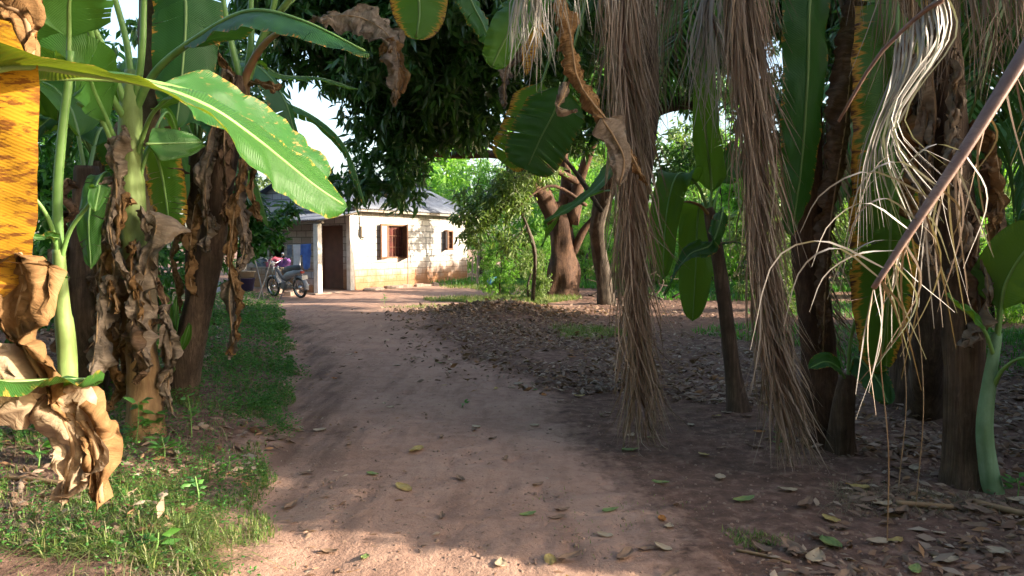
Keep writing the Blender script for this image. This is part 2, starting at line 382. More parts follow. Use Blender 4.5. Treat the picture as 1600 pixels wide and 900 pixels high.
def soil_attr(x, y):
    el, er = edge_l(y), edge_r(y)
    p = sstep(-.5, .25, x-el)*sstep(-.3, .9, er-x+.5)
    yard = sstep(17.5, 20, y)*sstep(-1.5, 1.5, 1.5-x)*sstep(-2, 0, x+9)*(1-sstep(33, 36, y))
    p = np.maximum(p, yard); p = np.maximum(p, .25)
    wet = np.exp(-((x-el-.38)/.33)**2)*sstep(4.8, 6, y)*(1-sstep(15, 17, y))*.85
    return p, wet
def grid_mesh(name, xs, ys, dz=0, xyf=None):
    X, Y = np.meshgrid(xs, ys)
    if xyf: X, Y = xyf(X, Y)
    Z = height(X, Y)+dz
    V = np.stack([X, Y, Z], -1).reshape(-1, 3)
    nx, ny = len(xs), len(ys)
    i = np.arange(ny-1)[:, None]*nx+np.arange(nx-1)[None]
    q = np.stack([i, i+1, i+nx+1, i+nx], -1).reshape(-1, 4)
    me = mesh_np(name, V, quads=q, smooth=True)
    p, w = soil_attr(X.ravel(), Y.ravel())
    a = me.color_attributes.new('soil', 'FLOAT_COLOR', 'POINT')
    a.data.foreach_set('color', np.stack([p, w, p*0, p*0+1], -1).astype(np.float32).ravel())
    return me
far = lambda a, b, n: list(np.geomspace(a, b, n))
xs = np.array([-x for x in far(12.3, 400, 16)][::-1] + list(np.arange(-12, -4, .25)) + list(np.arange(-4, 5, .05)) + list(np.arange(5, 12.01, .25)) + far(12.3, 400, 16))
ys = np.array([-y for y in far(3, 400, 14)][::-1] + list(np.arange(-2.5, 2.5, .5)) + list(np.arange(2.5, 9, .05)) + list(np.arange(9, 40, .14)) + far(40.5, 400, 18))
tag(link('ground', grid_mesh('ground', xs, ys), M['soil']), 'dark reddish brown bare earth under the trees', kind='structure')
def pathf(X, Y):
    el, er = edge_l(Y)-.25, edge_r(Y)+.45
    return el+(er-el)*X, Y
pm = grid_mesh('dirt_path', np.linspace(0, 1, 60), np.concatenate([np.arange(.5, 9, .05), np.arange(9, 19.6, .12)]), .006, pathf)
co = np.zeros(len(pm.vertices)*3, np.float32); pm.vertices.foreach_get('co', co); co = co.reshape(-1, 60, 3)
co[:, 0, 2] -= .03; co[:, -1, 2] -= .03; co[0, :, 2] -= .03; co[-1, :, 2] -= .03
pm.vertices.foreach_set('co', co.ravel())
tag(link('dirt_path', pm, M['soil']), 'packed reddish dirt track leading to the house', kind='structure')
def gz(x, y): return float(height(x, y))
# ------------------------------------------------------------------ scatter of leaf-sized faces
def unit(a): return a/np.maximum(np.linalg.norm(a, axis=-1, keepdims=True), 1e-6)
def leaves_mesh(name, P, D, Ls, Ws, curve=.12, up=None):
    n = len(P); D = unit(D)
    if up is None: up = np.tile([0, 0, 1.], (n, 1))+rng.normal(0, .45, (n, 3))
    Sd = unit(np.cross(D, up)); Nn = np.cross(Sd, D)
    L = Ls[:, None]; W = Ws[:, None]
    c = curve*L
    v0 = P; v1 = P+D*L*.42+Sd*W*.5-Nn*W*.12; v2 = P+D*L*.42-Sd*W*.5-Nn*W*.12
    v3 = P+D*L*.45+Nn*c*.6; v4 = P+D*L*.97-Nn*c
    V = np.stack([v0, v1, v2, v3, v4], 1).reshape(-1, 3)
    b = np.arange(n)[:, None]*5
    q = np.concatenate([b+[0, 1, 4, 3], b+[0, 3, 4, 2]], 1).reshape(-1, 4)
    return mesh_np(name, V, quads=q)
def rosettes(C, per, L, spread_el=(-80, 10), Wr=.24, jl=.3):
    """sprays of leaves round each twig end"""
    n = len(C); k = n*per
    P = np.repeat(C, per, 0)+rng.normal(0, L*.28, (k, 3))
    az = rng.uniform(0, 2*np.pi, k); el = np.radians(rng.uniform(spread_el[0], spread_el[1], k))
    D = np.stack([np.cos(az)*np.cos(el), np.sin(az)*np.cos(el), np.sin(el)], -1)
    Ls = L*(1+rng.uniform(-jl, jl, k)); return P, D, Ls, Ls*Wr
def blob_points(blobs, n, thr=-.1, nscale=.8, seed=0, shell=.55):
    out = []
    vol = np.array([b[1][0]*b[1][1]*b[1][2] for b in blobs]); cnt = (vol/vol.sum()*n).astype(int)+1
    for (c, r), m in zip(blobs, cnt):
        got = 0; tries = 0
        while got < m and tries < 40*m:
            tries += 1
            d = Vector((random.gauss(0, 1), random.gauss(0, 1), random.gauss(0, 1))).normalized()*(random.random()**(1-shell) if shell < 1 else 1)
            p = Vector((c[0]+d.x*r[0], c[1]+d.y*r[1], c[2]+d.z*r[2]))
            if mn.noise(p*nscale+Vector((seed, 0, seed))) > thr: out.append(p); got += 1
    return np.array([tuple(p) for p in out])
# ------------------------------------------------------------------ trees
def make_tree(name, label, cat, base, trunk, blobs, n_ros, per, L, mat, bark, limbs=(), group=None, thr=-.08, nscale=.8, Wr=.24, el=(-80, 10), seed=0, twigs=20, local=False, shell=.55, fast=1):
    root = empty(name, base, label, cat, group)
    b = MB(); pts, rs = trunk
    sp_ = spline(pts, max(8, len(pts)*4)); rr = np.interp(np.linspace(0, 1, len(sp_)), np.linspace(0, 1, len(rs)), rs)
    b.tube(sp_, [q*(1+.35*max(0, 1-i/3)) if rs[0] > .3 else q for i, q in enumerate(rr)], 20, jit=.45)
    b.build('trunk', bark, root, smooth=True)
    for lp, lr in limbs:
        m = MB(); s_ = spline(lp, len(lp)*4); m.tube(s_, list(np.interp(np.linspace(0, 1, len(s_)), np.linspace(0, 1, len(lr)), lr)), 8, jit=.3)
        m.build('limb', bark, root, smooth=True)
    C = blob_points(blobs, n_ros, thr, nscale, seed, shell)
    P, D, Ls, Ws = rosettes(C, per, L, el, Wr)
    cr = link('crown', leaves_mesh('crown', P, D, Ls, Ws), mat, root)
    if twigs:
        m = MB()
        top = Vector(pts[-1])
        wood = [Vector(q) for q in sp_[len(sp_)//2:]]
        for lp, lr in limbs: wood += spline(lp, len(lp)*4)[len(lp)*2:]
        for i in rng.permutation(len(C)):
            if twigs <= 0: break
            e = Vector(C[i]); s = min(wood, key=lambda q: (q-e).length)
            if (s-e).length > 2.2*max(1, abs(blobs[0][1][0])*.6): continue
            twigs -= 1; d = (s-e).length
            mid = (s+e)/2+Vector((random.uniform(-.12, .12), random.uniform(-.12, .12), random.uniform(.0, .14)))*d
            m.tube(spline([s, mid, e], 6), [.026, .022, .018, .014, .010, .007, .004], 5)
        m.build('twigs', bark, root, smooth=True)
    return root
def copy_tree(o, parent=None, label=None):
    c = o.copy(); COL.objects.link(c)
    if parent is not None: c.parent = parent; c.matrix_parent_inverse = o.matrix_parent_inverse.copy()
    if label: c['label'] = label
    for ch in list(o.children):
        copy_tree(ch, c)
    return c
# ------------------------------------------------------------------ banana plants
def wblade(s, W, tipk=3.2): return W*min(1, (max(s, 0)/.10)**.55)*max(0., 1-s**tipk)**.6
def banana_leaf(root, pts, W, mat, side=(1,0,0), fold=.35, pet=.12, rp=.02, mid='midrib', bands=7, ripple=.02, tear=.25, roll=0, rpow=1., n=None, name='leaf', thick=None, tipk=3.2, Wl=None, petmat=None, curl=0., seed=0):
    rnd = random.Random(hash((round(pts[0][0]*100), round(pts[-1][2]*100), seed)) & 0xffff)
    total = sum((Vector(pts[i+1])-Vector(pts[i])).length for i in range(len(pts)-1))
    n = n or max(24, int(total/.035)); sp_ = spline(pts, n)
    U = 8
    hint = Vector(side).normalized()
    frames = []
    for i, p in enumerate(sp_):
        t = (sp_[min(i+1, n)]-sp_[max(i-1, 0)]).normalized()
        s = (hint-t*hint.dot(t))
        s = s.normalized() if s.length > 1e-3 else Vector((0, 0, 1)).cross(t).normalized()
        if roll: s = (Matrix.Rotation(roll*(i/n)**rpow, 3, t) @ s)
        frames.append((p, t, s, t.cross(s)))
    i0 = int(pet*n)
    vs = []; fs = []; uv = []
    off = Vector((rnd.uniform(0, 50), rnd.uniform(0, 50), 0))
    for sg in (-1, 1):
        Wm = Wl if (Wl is not None and sg < 0) else W
        # bands between tears
        cuts = sorted(rnd.sample(range(i0+3, n-2), min(bands, max(1, n-i0-8)))) if bands else []
        edges = [i0]+cuts+[n]
        for a, b in zip(edges[:-1], edges[1:]):
            if b-a < 1: continue
            df = fold+rnd.uniform(-1, 1)*tear*.5
            sh = rnd.uniform(0, 1)*tear*.25
            dep = rnd.uniform(.15, .9) if tear > .05 else 0
            base = len(vs)
            for i in range(a, b+1):
                p, t, s, nn = frames[i]
                sx = (i-i0)/(n-i0); w = wblade(sx, Wm, tipk)
                loc = 0 if b == a else (i-a)/(b-a)
                for k in range(U+1):
                    u = k/U; f = (fold*.5+(df-fold*.5)*u)
                    ang = f*(1+.0*u)+curl*u*u
                    e = (1-sh*dep*u*u*abs(loc-.5)*2)
                    rip = ripple*u*mn.noise(Vector((sx*total*5, u*2+sg*3, 0))+off)*2 + ripple*.5*u*mn.noise(Vector((sx*total*14, u*3+sg*5, 4))+off)
                    q = p + s*(sg*u*w*math.cos(ang)*e) - nn*(u*w*math.sin(ang)*(1-.25*u)) + nn*rip
                    q += t*(u*w*.28)   # veins sweep towards the tip
                    if tear > .05: q += t*((.5-loc)*sh*.22*u)
                    if q.z < .02: q.z = .02+abs(mn.noise(q*9))*.05
                    vs.append(q); uv.append((sg*u, sx*total))
            m = U+1
            for i in range(b-a):
                for k in range(U):
                    c = base+i*m+k
                    fs.append((c, c+1, c+m+1, c+m) if sg > 0 else (c, c+m, c+m+1, c+1))
    mb = MB(); mb.v = [tuple(v) for v in vs]; mb.f = fs; mb.uv = uv
    lf = mb.build(name, M[mat], root, smooth=True)
    if mid:
        r = [rp*(1-.75*min(1, i/n*1.05))+.0015 for i in range(n+1)]
        st = max(1, n//24)
        idx = list(range(0, n+1, st))
        q = MB(); q.tube([sp_[i]-frames[i][3]*(-.001) for i in idx], [r[i] for i in idx], 8, fl=.8)
        q.build('midrib', M[petmat or mid], lf, smooth=True)
    return lf
def dry_leaf(root, pts, W, mat='dry', side=(1, 0, 0), fold=.9, crump=.06, rag=1., name='dry_leaf', mid=True, pet=.08, seed=0, flat=0.):
    """a dead blade: folded along the midrib, torn and crumpled"""
    rnd = random.Random(seed*31+int(abs(pts[0][0])*100)+int(abs(pts[-1][2])*77))
    total = sum((Vector(pts[i+1])-Vector(pts[i])).length for i in range(len(pts)-1))
    n = max(22, int(total/.022)); sp_ = spline(pts, n); U = 7; hint = Vector(side).normalized()
    off = Vector((rnd.uniform(0, 90), rnd.uniform(0, 90), rnd.uniform(0, 9)))
    mb = MB()
    for sg in (-1, 1):
        vs = []; uv = []; fs = []
        for i, p in enumerate(sp_):
            t = (sp_[min(i+1, n)]-sp_[max(i-1, 0)]).normalized()
            s = hint-t*hint.dot(t); s = s.normalized() if s.length > 1e-3 else Vector((0, 1, 0))
            a0 = mn.noise(Vector((i/n*total*3.0, sg*4, 0))+off)
            ang = fold+1.3*a0*(1-flat)
            tw = 1.2*mn.noise(Vector((i/n*total*1.6, 0, 3))+off)*(1-flat)
            s = Matrix.Rotation(tw, 3, t) @ s; nn = t.cross(s)
            sx = max(0, (i-pet*n)/(n*(1-pet)))
            w = wblade(sx, W, 2.6)*(.8+rag*(.75*mn.noise(Vector((i/n*total*6, sg*9, 7))+off)+.35*mn.noise(Vector((i/n*total*19, sg*9, 2))+off)-.08))
            w = max(w, .002)
            for k in range(U+1):
                u = k/U; an = ang*(.4+u*1.1)
                q = p+s*(sg*u*w*math.cos(an))-nn*(u*w*math.sin(an))
                nz = Vector((i/n*total*9, u*2.2+sg*2, 1))+off
                q += nn*(crump*u*mn.noise(nz)*1.6+crump*.35*(.3+u)*mn.noise(nz*4.3)+crump*.25*(.5-abs(mn.noise(nz*2.6+Vector((9,1,4))))))+t*(crump*.6*u*mn.noise(nz*1.7+Vector((5, 5, 5))))+s*(crump*.7*u*mn.noise(nz*2.1))
                if q.z < .015: q.z = .015+abs(mn.noise(q*9))*.04
                vs.append(q); uv.append((sg*u, i/n*total))
        m = U+1
        for i in range(n):
            for k in range(U):
                c = i*m+k; fs.append((c, c+1, c+m+1, c+m))
        mb.add(vs, fs, uv)
    lf = mb.build(name, M[mat], root, smooth=True)
    if mid:
        q = MB(); q.tube(sp_[::max(1, n//16)], .007, 6); q.build('midrib', M['midrib_dry'], lf, smooth=True)
    return lf
def pseudostem(root, pts, rs, mat, sheaths=5, name='stem', n=18, pmat=None):
    total = sum((Vector(pts[i+1])-Vector(pts[i])).length for i in range(len(pts)-1))
    m = max(16, int(total/.04)); sp_ = spline(pts, m)
    rr = np.interp(np.linspace(0, 1, m+1), np.linspace(0, 1, len(rs)), rs)
    off = random.uniform(0, 99)
    vs = []; uv = []; L = 0
    u = Vector((1, 0, 0))
    for i in range(m+1):
        t = (sp_[min(i+1, m)]-sp_[max(i-1, 0)]).normalized(); u = (u-t*u.dot(t)).normalized(); w = t.cross(u)
        if i: L += (sp_[i]-sp_[i-1]).length
        for k in range(n):
            a = 2*math.pi*k/n
            r = rr[i]*(1+.16*mn.noise(Vector((math.cos(a)*1.6, math.sin(a)*1.6, L*1.1+off)))+.12*mn.noise(Vector((math.cos(a)*5, math.sin(a)*5, L*2.2+off))))
            r += rr[i]*.10*(((a/(2*math.pi)*2+L*sheaths/max(total, .1)*.6) % 1.0)**3)   # overlapping sheath edges
            if i < 8: r *= 1+.22*((8-i)/8)**2
            vs.append(sp_[i]+u*math.cos(a)*r+w*math.sin(a)*r); uv.append((k/n, L))
    fs = [(i*n+k, i*n+(k+1)%n, (i+1)*n+(k+1)%n, (i+1)*n+k) for i in range(m) for k in range(n)]+[tuple(range(m*n, m*n+n))]
    mb = MB(); mb.add(vs, fs, uv); st = mb.build(name, mat, root, smooth=True)
    return st
def skirt(root, top, bot, k, r, Lr=(.5, 1.1), W=(.05, .13), mats=('dry', 'dry', 'dry_dark', 'dry_brown'), seed=0):
    """dead leaves folded down round the stem"""
    rnd = random.Random(seed)
    for i in range(k):
        f = rnd.random(); p = Vector(top)*(1-f)+Vector(bot)*f
        a = rnd.uniform(0, 2*math.pi); L = rnd.uniform(*Lr)
        d = Vector((math.cos(a), math.sin(a), 0))
        s = Vector((-math.sin(a), math.cos(a), 0))
        p0 = p+d*r*.8
        L = min(L, p0.z-.08)
        if L < .25: continue
        pts = [p0, p0+d*.10+Vector((0, 0, .03)), p0+d*.17-Vector((0, 0, L*.3)), p0+d*rnd.uniform(.08, .2)+s*rnd.uniform(-.08, .08)-Vector((0, 0, L*.7)), p0+d*rnd.uniform(.05, .2)+s*rnd.uniform(-.14, .14)-Vector((0, 0, L))]
        dry_leaf(root, pts, rnd.uniform(*W), rnd.choice(mats), side=s, fold=rnd.uniform(.5, 1.3), crump=rnd.uniform(.05, .10), seed=seed*7+i)
def A(l, Yd=None):
    return [at(*p) if len(p) == 3 else at(p[0], p[1], Yd) for p in l]
def petiole(root, pts, r0, r1, mat='petiole', name='leaf_stalk'):
    s_ = spline(pts, 14); mb = MB(); mb.tube(s_, list(np.linspace(r0, r1, len(s_))), 8, fl=.8)
    return mb.build(name, M[mat], root, smooth=True)
CG = 'banana plants along the track'
X = (1, 0, 0)
#--- A: main plant left of the track
b = g(225, 703); b.z = gz(b.x, b.y)
A_ = empty('banana_plant', b, 'tall banana plant with green upper stem and dead leaves, nearest trunk left of the track', 'banana plant', CG)
pseudostem(A_, [b-Vector((0,0,.08))]+A([(226,600,5.8),(215,500,5.8),(212,400,5.8)]), [.135,.115,.10,.09], M['stem_tan'], 4)
pseudostem(A_, A([(213,440,5.8),(207,330,5.8),(203,250,5.8),(204,170,5.8),(208,110,5.8)]), [.088,.092,.085,.078,.05], M['stem_green'], 3, name='green_stem')
Y = 5.8
banana_leaf(A_, A([(208,180,5.8),(245,110,5.7),(315,55,5.5),(390,18,5.3),(470,32,5.1),(578,84,4.9)]), .27, 'leaf_dark', side=(.25,.9,.3), fold=.5, pet=.34, rp=.03, petmat='petiole', tear=.12, bands=3)
for q in ([(204,190,5.8),(180,120,5.7),(150,50,5.6),(110,-10,5.5)], [(205,170,5.8),(200,80,5.8),(180,0,5.8),(150,-90,5.7)],
          [(210,170,5.8),(222,80,5.7),(225,0,5.7),(228,-80,5.6)], [(203,200,5.8),(165,130,5.6),(135,20,5.4),(130,-60,5.3)]):
    petiole(A_, A(q), .03, .018)
banana_leaf(A_, A([(210,260,5.8),(228,200,5.7),(245,170,5.5),(285,140,5.2),(330,120,5.0),(330,170,4.8)]), .10, 'leaf', side=(.2,.9,.2), pet=.4, rp=.018, petmat='petiole')
banana_leaf(A_, A([(205,300,5.8),(180,220,5.7),(150,150,5.5),(130,110,5.3),(80,100,5.1),(10,140,4.9)]), .24, 'leaf', side=(.2,.9,.3), pet=.3, rp=.024, petmat='petiole')
banana_leaf(A_, A([(213,300,5.8),(232,235,5.8),(260,175,6),(285,225,6.3),(320,228,6.5)]), .05, 'leaf', side=(.1,.5,.8), pet=.45, rp=.014, petmat='petiole', tear=.05)
banana_leaf(A_, A([(228,225,5.7),(262,224,5.8),(316,222,6.0)]), .13, 'leaf', side=(0,.5,.9), pet=.05, rp=.012, fold=.1, tear=0., bands=0)
banana_leaf(A_, A([(212,300,5.8),(232,230,5.9),(250,260,6.1),(262,330,6.2),(265,372,6.2)]), .17, 'leaf_edge', side=X, pet=.25, rp=.016, petmat='petiole', tear=.3)
banana_leaf(A_, A([(200,320,5.8),(165,270,5.7),(140,330,5.5),(142,420,5.4)]), .11, 'leaf', side=X, pet=.3, rp=.014, petmat='petiole')
petiole(A_, A([(208,330,5.75),(185,260,5.7),(160,190,5.6),(120,160,5.5)]), .022, .014)
skirt(A_, at(205,300,5.8), at(222,520,5.8), 13, .09, (.5,1.0), (.05,.11), seed=3)
for i, (l, w, m_) in enumerate(([[(215,330,5.7),(245,345,5.6),(228,420,5.6),(215,500,5.55),(232,580,5.5)], .15, 'dry'],
        [[(200,420,5.7),(160,450,5.6),(150,540,5.5),(140,610,5.4),(150,665,5.4)], .13, 'dry'],
        [[(198,200,5.7),(178,230,5.6),(182,300,5.6),(172,380,5.6)], .10, 'dry'],
        [[(195,260,5.7),(170,320,5.6),(178,420,5.6),(165,500,5.6)], .11, 'dry'],
        [[(215,480,5.65),(205,520,5.5),(218,570,5.5),(215,600,5.5)], .14, 'dry_dark'])):
    dry_leaf(A_, A(l), w, m_, side=(1,-.3,0), fold=.5, crump=.08, seed=20+i)
#--- B: tall mottled trunk behind it
b = g(208, 655); b.z = gz(b.x, b.y)
B_ = empty('banana_plant', b, 'banana plant with a mottled brown trunk rising out of frame, behind the green stemmed one', 'banana plant', CG)
pseudostem(B_, [b-Vector((0,0,.08))]+A([(222,500,6.8),(226,300,6.8),(234,100,6.8),(238,-120,6.8)]), [.14,.12,.10,.09,.085], M['stem_mottle'], 6)
skirt(B_, at(228,150,6.8), at(215,520,6.8), 10, .10, (.5,1.1), (.07,.14), seed=5)
banana_leaf(B_, A([(238,-110,6.8),(270,-110,6.6),(290,0,6.5),(285,110,6.4),(275,200,6.3)]), .30, 'leaf_dark', side=(1,.3,0), pet=.15, tear=.25)
banana_leaf(B_, A([(236,-110,6.8),(190,-120,6.9),(120,-40,7.2),(95,90,7.4),(90,190,7.5)]), .32, 'leaf', side=(1,.3,.2), pet=.15, tear=.25)
#--- C: squat brown trunk
b = g(150, 640); b.z = gz(b.x, b.y)
C_ = empty('banana_plant', b, 'stout banana trunk wrapped in grey brown dead sheaths, left of the green stemmed plant', 'banana plant', CG)
pseudostem(C_, [b-Vector((0,0,.08))]+A([(145,500,7.0),(140,380,7.0),(135,260,7.0)]), [.19,.18,.16,.10], M['stem_brown'], 5)
skirt(C_, at(135,280,7), at(148,480,7), 12, .16, (.4,.9), (.07,.15), seed=9, mats=('dry', 'dry_dark', 'dry_dark'))
banana_leaf(C_, A([(135,280,7),(110,170,7.1),(60,130,7.3),(20,200,7.5)]), .3, 'leaf', side=(.3,1,.2), pet=.2, tear=.2)
banana_leaf(C_, A([(138,270,7),(160,200,7.4),(200,260,7.8),(215,380,8)]), .26, 'leaf_dark', side=(1,.4,0), pet=.15, tear=.3)
for i, (x, y, h, lab, lv) in enumerate(((-4.6, 8.6, 2.3, 'dim banana plant in the second row, farthest left behind the stout trunk', [(-.9,-.3,.9),(.8,-.5,1.0),(.2,.5,1.2),(-.4,-.8,.4),(1.1,.2,.3),(-1.2,.5,.2)]),
      (-3.9, 9.6, 2.6, 'dim banana plant in the second row behind the mottled trunk', [(-1.0,-.2,.8),(.9,-.4,.9),(.1,-.9,.6),(-.3,.6,1.1),(1.2,.4,.3),(-.9,-.9,.1),(.6,-.9,-.1)]))):
    b = Vector((x, y, gz(x, y))); q = empty('banana_plant', b, lab, 'banana plant', CG); top = b+Vector((.1,0,h))
    pseudostem(q, [b-Vector((0,0,.08)), b+Vector((.05,0,h*.5)), top], [.13,.11,.08], M['stem_brown'], 5)
    skirt(q, top, b+Vector((0,0,h*.5)), 8, .1, (.5,1.0), (.07,.13), seed=70+i)
    for dx, dy, dz in lv:
        banana_leaf(q, [top, top+Vector((dx*.3,dy*.3,.35+dz*.3)), top+Vector((dx*.8,dy*.8,.4+dz*.6)), top+Vector((dx*1.35,dy*1.3,dz*.5)), top+Vector((dx*1.6,dy*1.6,dz*.3-.8))], .28, ('leaf','leaf_dark')[i], side=(-dy,dx,.2), fold=.45, pet=.2, tear=.3)
#--- D: slim green sucker
b = g(108, 640); b.z = gz(b.x, b.y)
D_ = empty('banana_plant', b, 'slim banana plant with a smooth pale green stem, leftmost of the upright stems', 'banana plant', CG)
pseudostem(D_, [Vector((at(108,655,5.0).x, 5.0, gz(-2.8,5)-.05))]+A([(105,560,5.0),(96,470,5.0),(92,390,5.0)]), [.06,.055,.045,.035], M['stem_green'], 2, n=12)
petiole(D_, A([(92,400,5),(90,300,5),(98,200,5),(107,130,5),(110,80,5)]), .036, .024)
banana_leaf(D_, A([(107,140,5),(108,60,5),(112,-20,4.9),(150,-90,4.8)]), .26, 'leaf', side=(1,.4,0), pet=.35, tear=.1)
banana_leaf(D_, A([(92,400,5),(75,340,4.9),(40,300,4.8),(10,330,4.7),(-10,420,4.6)]), .12, 'leaf', side=(.4,1,.2), pet=.5, rp=.016, petmat='petiole')
banana_leaf(D_, A([(94,410,5),(110,360,4.95),(140,318,4.9),(155,290,4.9),(148,330,4.8)]), .07, 'leaf', side=(.4,1,.2), pet=.6, rp=.016, petmat='petiole')
banana_leaf(D_, A([(90,430,4.95),(80,432,4.8),(66,440,4.6),(60,485,4.5)]), .10, 'leaf', side=(1,.3,.3), pet=.15, rp=.01, petmat='petiole', tear=.0)
banana_leaf(D_, A([(92,372,4.95),(80,371,4.85),(66,372,4.8),(40,368,4.7)]), .035, 'leaf_bright', side=(0,1,.2), pet=.02, rp=.006, tear=0, bands=0)
banana_leaf(D_, A([(96,440,5),(60,460,4.9),(20,450,4.8),(-30,520,4.7)]), .17, 'leaf', side=(.2,1,.3), pet=.2, rp=.014, petmat='petiole', tear=.1)
#--- E: leaning plant with crown over the verge
b = g(283, 640); b.z = gz(b.x, b.y)
E_ = empty('banana_plant', b, 'banana plant leaning right over the grass verge, crown of spread petioles on top', 'banana plant', CG)
pseudostem(E_, [b-Vector((0,0,.08))]+A([(300,520,7.1),(328,400,7.05),(350,260,7),(372,160,7),(380,120,7)]), [.14,.125,.11,.10,.085,.06], M['stem_grey'], 6)
for q, m_ in (([(380,140,7),(362,70,7),(352,20,7),(340,-60,7)], 'petiole'), ([(382,135,7),(392,70,7),(392,10,7),(395,-70,7)], 'petiole'),
          ([(384,135,7),(405,70,6.9),(425,20,6.8),(440,-60,6.7)], 'petiole')):
    petiole(E_, A(q), .035, .02, m_)
petiole(E_, A([(381,158,7),(388,110,6.95),(420,62,6.8),(470,35,6.6)]), .05, .014, 'petiole_red')
banana_leaf(E_, A([(384,130,7),(410,60,6.9),(470,-20,6.7),(560,-80,6.6),(640,-60,6.5),(655,10,6.5),(650,62,6.5)]), .27, 'leaf_edge', side=(1,.15,.1), pet=.45, fold=.12, tear=.05, bands=2, rp=.03, ripple=.01)
banana_leaf(E_, A([(384,130,7),(430,30,7.3),(550,-60,7.6),(700,-40,7.8),(745,20,7.9),(770,75,8)]), .20, 'leaf_dark', side=(.5,.6,.3), pet=.35)
dry_leaf(E_, A([(470,38,6.6),(520,25,6.5),(570,30,6.45),(610,60,6.4),(622,110,6.4),(618,165,6.4)]), .14, 'dry', side=(.5,.2,.6), fold=.2, crump=.07, seed=41, flat=.5, pet=.02)
dry_leaf(E_, A([(601,62,6.4),(612,80,6.4),(625,120,6.4),(616,160,6.4)]), .12, 'dry_brown', side=X, fold=.2, crump=.05, seed=43, flat=.7, pet=.02)
for i, (l, w) in enumerate((([(372,140,7),(340,80,6.9),(315,60,6.9),(318,130,6.9),(312,175,6.9)], .10), ([(374,150,7),(352,110,6.9),(340,160,6.9),(345,205,6.9)], .09),
        ([(360,190,7),(335,215,6.9),(318,290,6.9),(318,340,6.9)], .12), ([(375,180,7),(378,260,6.85),(366,330,6.8),(360,420,6.8),(372,480,6.8),(362,555,6.8)], .07),
        ([(376,180,7),(392,230,6.9),(372,300,6.9),(382,375,6.85),(376,415,6.8)], .08), ([(362,430,6.85),(358,470,6.8),(362,520,6.8),(360,560,6.8)], .12),
        ([(385,125,7),(400,130,6.9),(425,135,6.8),(430,145,6.8)], .06))):
    dry_leaf(E_, A(l), w, 'dry' if i % 3 else 'dry_brown', side=(1,-.2,0), fold=.6, crump=.06, seed=50+i)
skirt(E_, at(372,170,7), at(340,330,7), 9, .09, (.5,1.0), (.04,.09), seed=12)
banana_leaf(E_, A([(380,150,7),(400,100,7.2),(440,118,7.4),(500,122,7.6),(560,140,7.8)]), .09, 'leaf', side=(0,1,.2), pet=.2, rp=.012)
#--- F: plant at the left edge of the frame, sunlit leaves
fb = Vector((-2.35, 1.55, gz(-2.35, 1.55)))
F_ = empty('banana_plant', fb, 'foreground banana plant at the left picture edge with a yellow leaf and long bright leaf', 'banana plant', CG)
pseudostem(F_, [fb-Vector((0,0,.08)), fb+Vector((.02,.0,.9)), fb+Vector((0,.05,1.7)), fb+Vector((.05,.1,2.3))], [.14,.12,.10,.08], M['stem_tan'], 4)
banana_leaf(F_, [fb+Vector((.05,.1,2.25)), at(-300,-330,1.6), at(-124,-300,1.62), at(-121,-80,1.62), at(-112,150,1.62), at(-106,330,1.62), at(-98,480,1.62)], .205, 'leaf_yellow', side=(1,.12,0), fold=.12, pet=.25, tear=.03, bands=2, ripple=.012, tipk=9)
banana_leaf(F_, [fb+Vector((.05,.1,2.2))]+A([(-300,150,1.5),(0,104,1.62),(120,112,1.75),(240,134,1.9),(330,168,2.05),(400,216,2.15),(445,252,2.23),(495,292,2.32),(542,323,2.4)]), .112, 'leaf_bright', side=(.0,-1,-.05), roll=.9, rpow=2.2, fold=-.10, pet=.12, tear=.0, bands=0, rp=.009, ripple=.012, Wl=.085, tipk=7)
banana_leaf(F_, [fb+Vector((.05,.12,2.25))]+A([(-200,115,1.9),(0,118,2.3),(180,122,2.5),(290,142,2.6),(350,170,2.62),(420,212,2.66),(470,250,2.7),(512,278,2.72)]), .125, 'leaf_scorch', side=(.3,-.62,-.72), fold=.15, pet=.45, tear=.03, bands=1, rp=.016, ripple=.01, tipk=5)
dry_leaf(F_, A([(30,395,1.65),(40,440,1.65),(28,500,1.66),(50,560,1.68),(90,620,1.7)]), .095, 'dry_brown', side=(1,.2,0), fold=.3, crump=.08, seed=61, flat=.3, pet=.0)
dry_leaf(F_, A([(-90,440,1.6),(-60,500,1.6),(-20,560,1.62),(10,600,1.62),(-30,660,1.6)]), .14, 'dry_pale', side=(1,.1,.2), fold=.2, crump=.08, seed=65, flat=.4, pet=.0)
dry_leaf(F_, A([(75,615,1.7),(95,645,1.7),(115,700,1.72),(110,740,1.72),(100,785,1.72)]), .105, 'dry_pale', side=(1,.2,0), fold=.15, crump=.06, seed=67, flat=.55, pet=.0)
dry_leaf(F_, A([(85,620,1.7),(130,660,1.71),(150,700,1.72),(158,785,1.72)]), .045, 'dry_brown', side=(1,.2,0), fold=.3, crump=.05, seed=71, flat=.4, pet=.0)
banana_leaf(F_, [fb+Vector((.05,.08,1.0)), at(-400,640,1.35)]+A([(-100,603,1.5),(50,596,1.6),(161,592,1.7)]), .10, 'leaf_bright', side=(0,1,-.16), fold=.12, pet=.25, tear=0, bands=0, rp=.006)
dry_leaf(F_, A([(-40,-20,1.6),(10,10,1.6),(40,30,1.6),(50,95,1.6)]), .05, 'dry_brown', side=X, fold=.4, crump=.05, seed=73, pet=0)
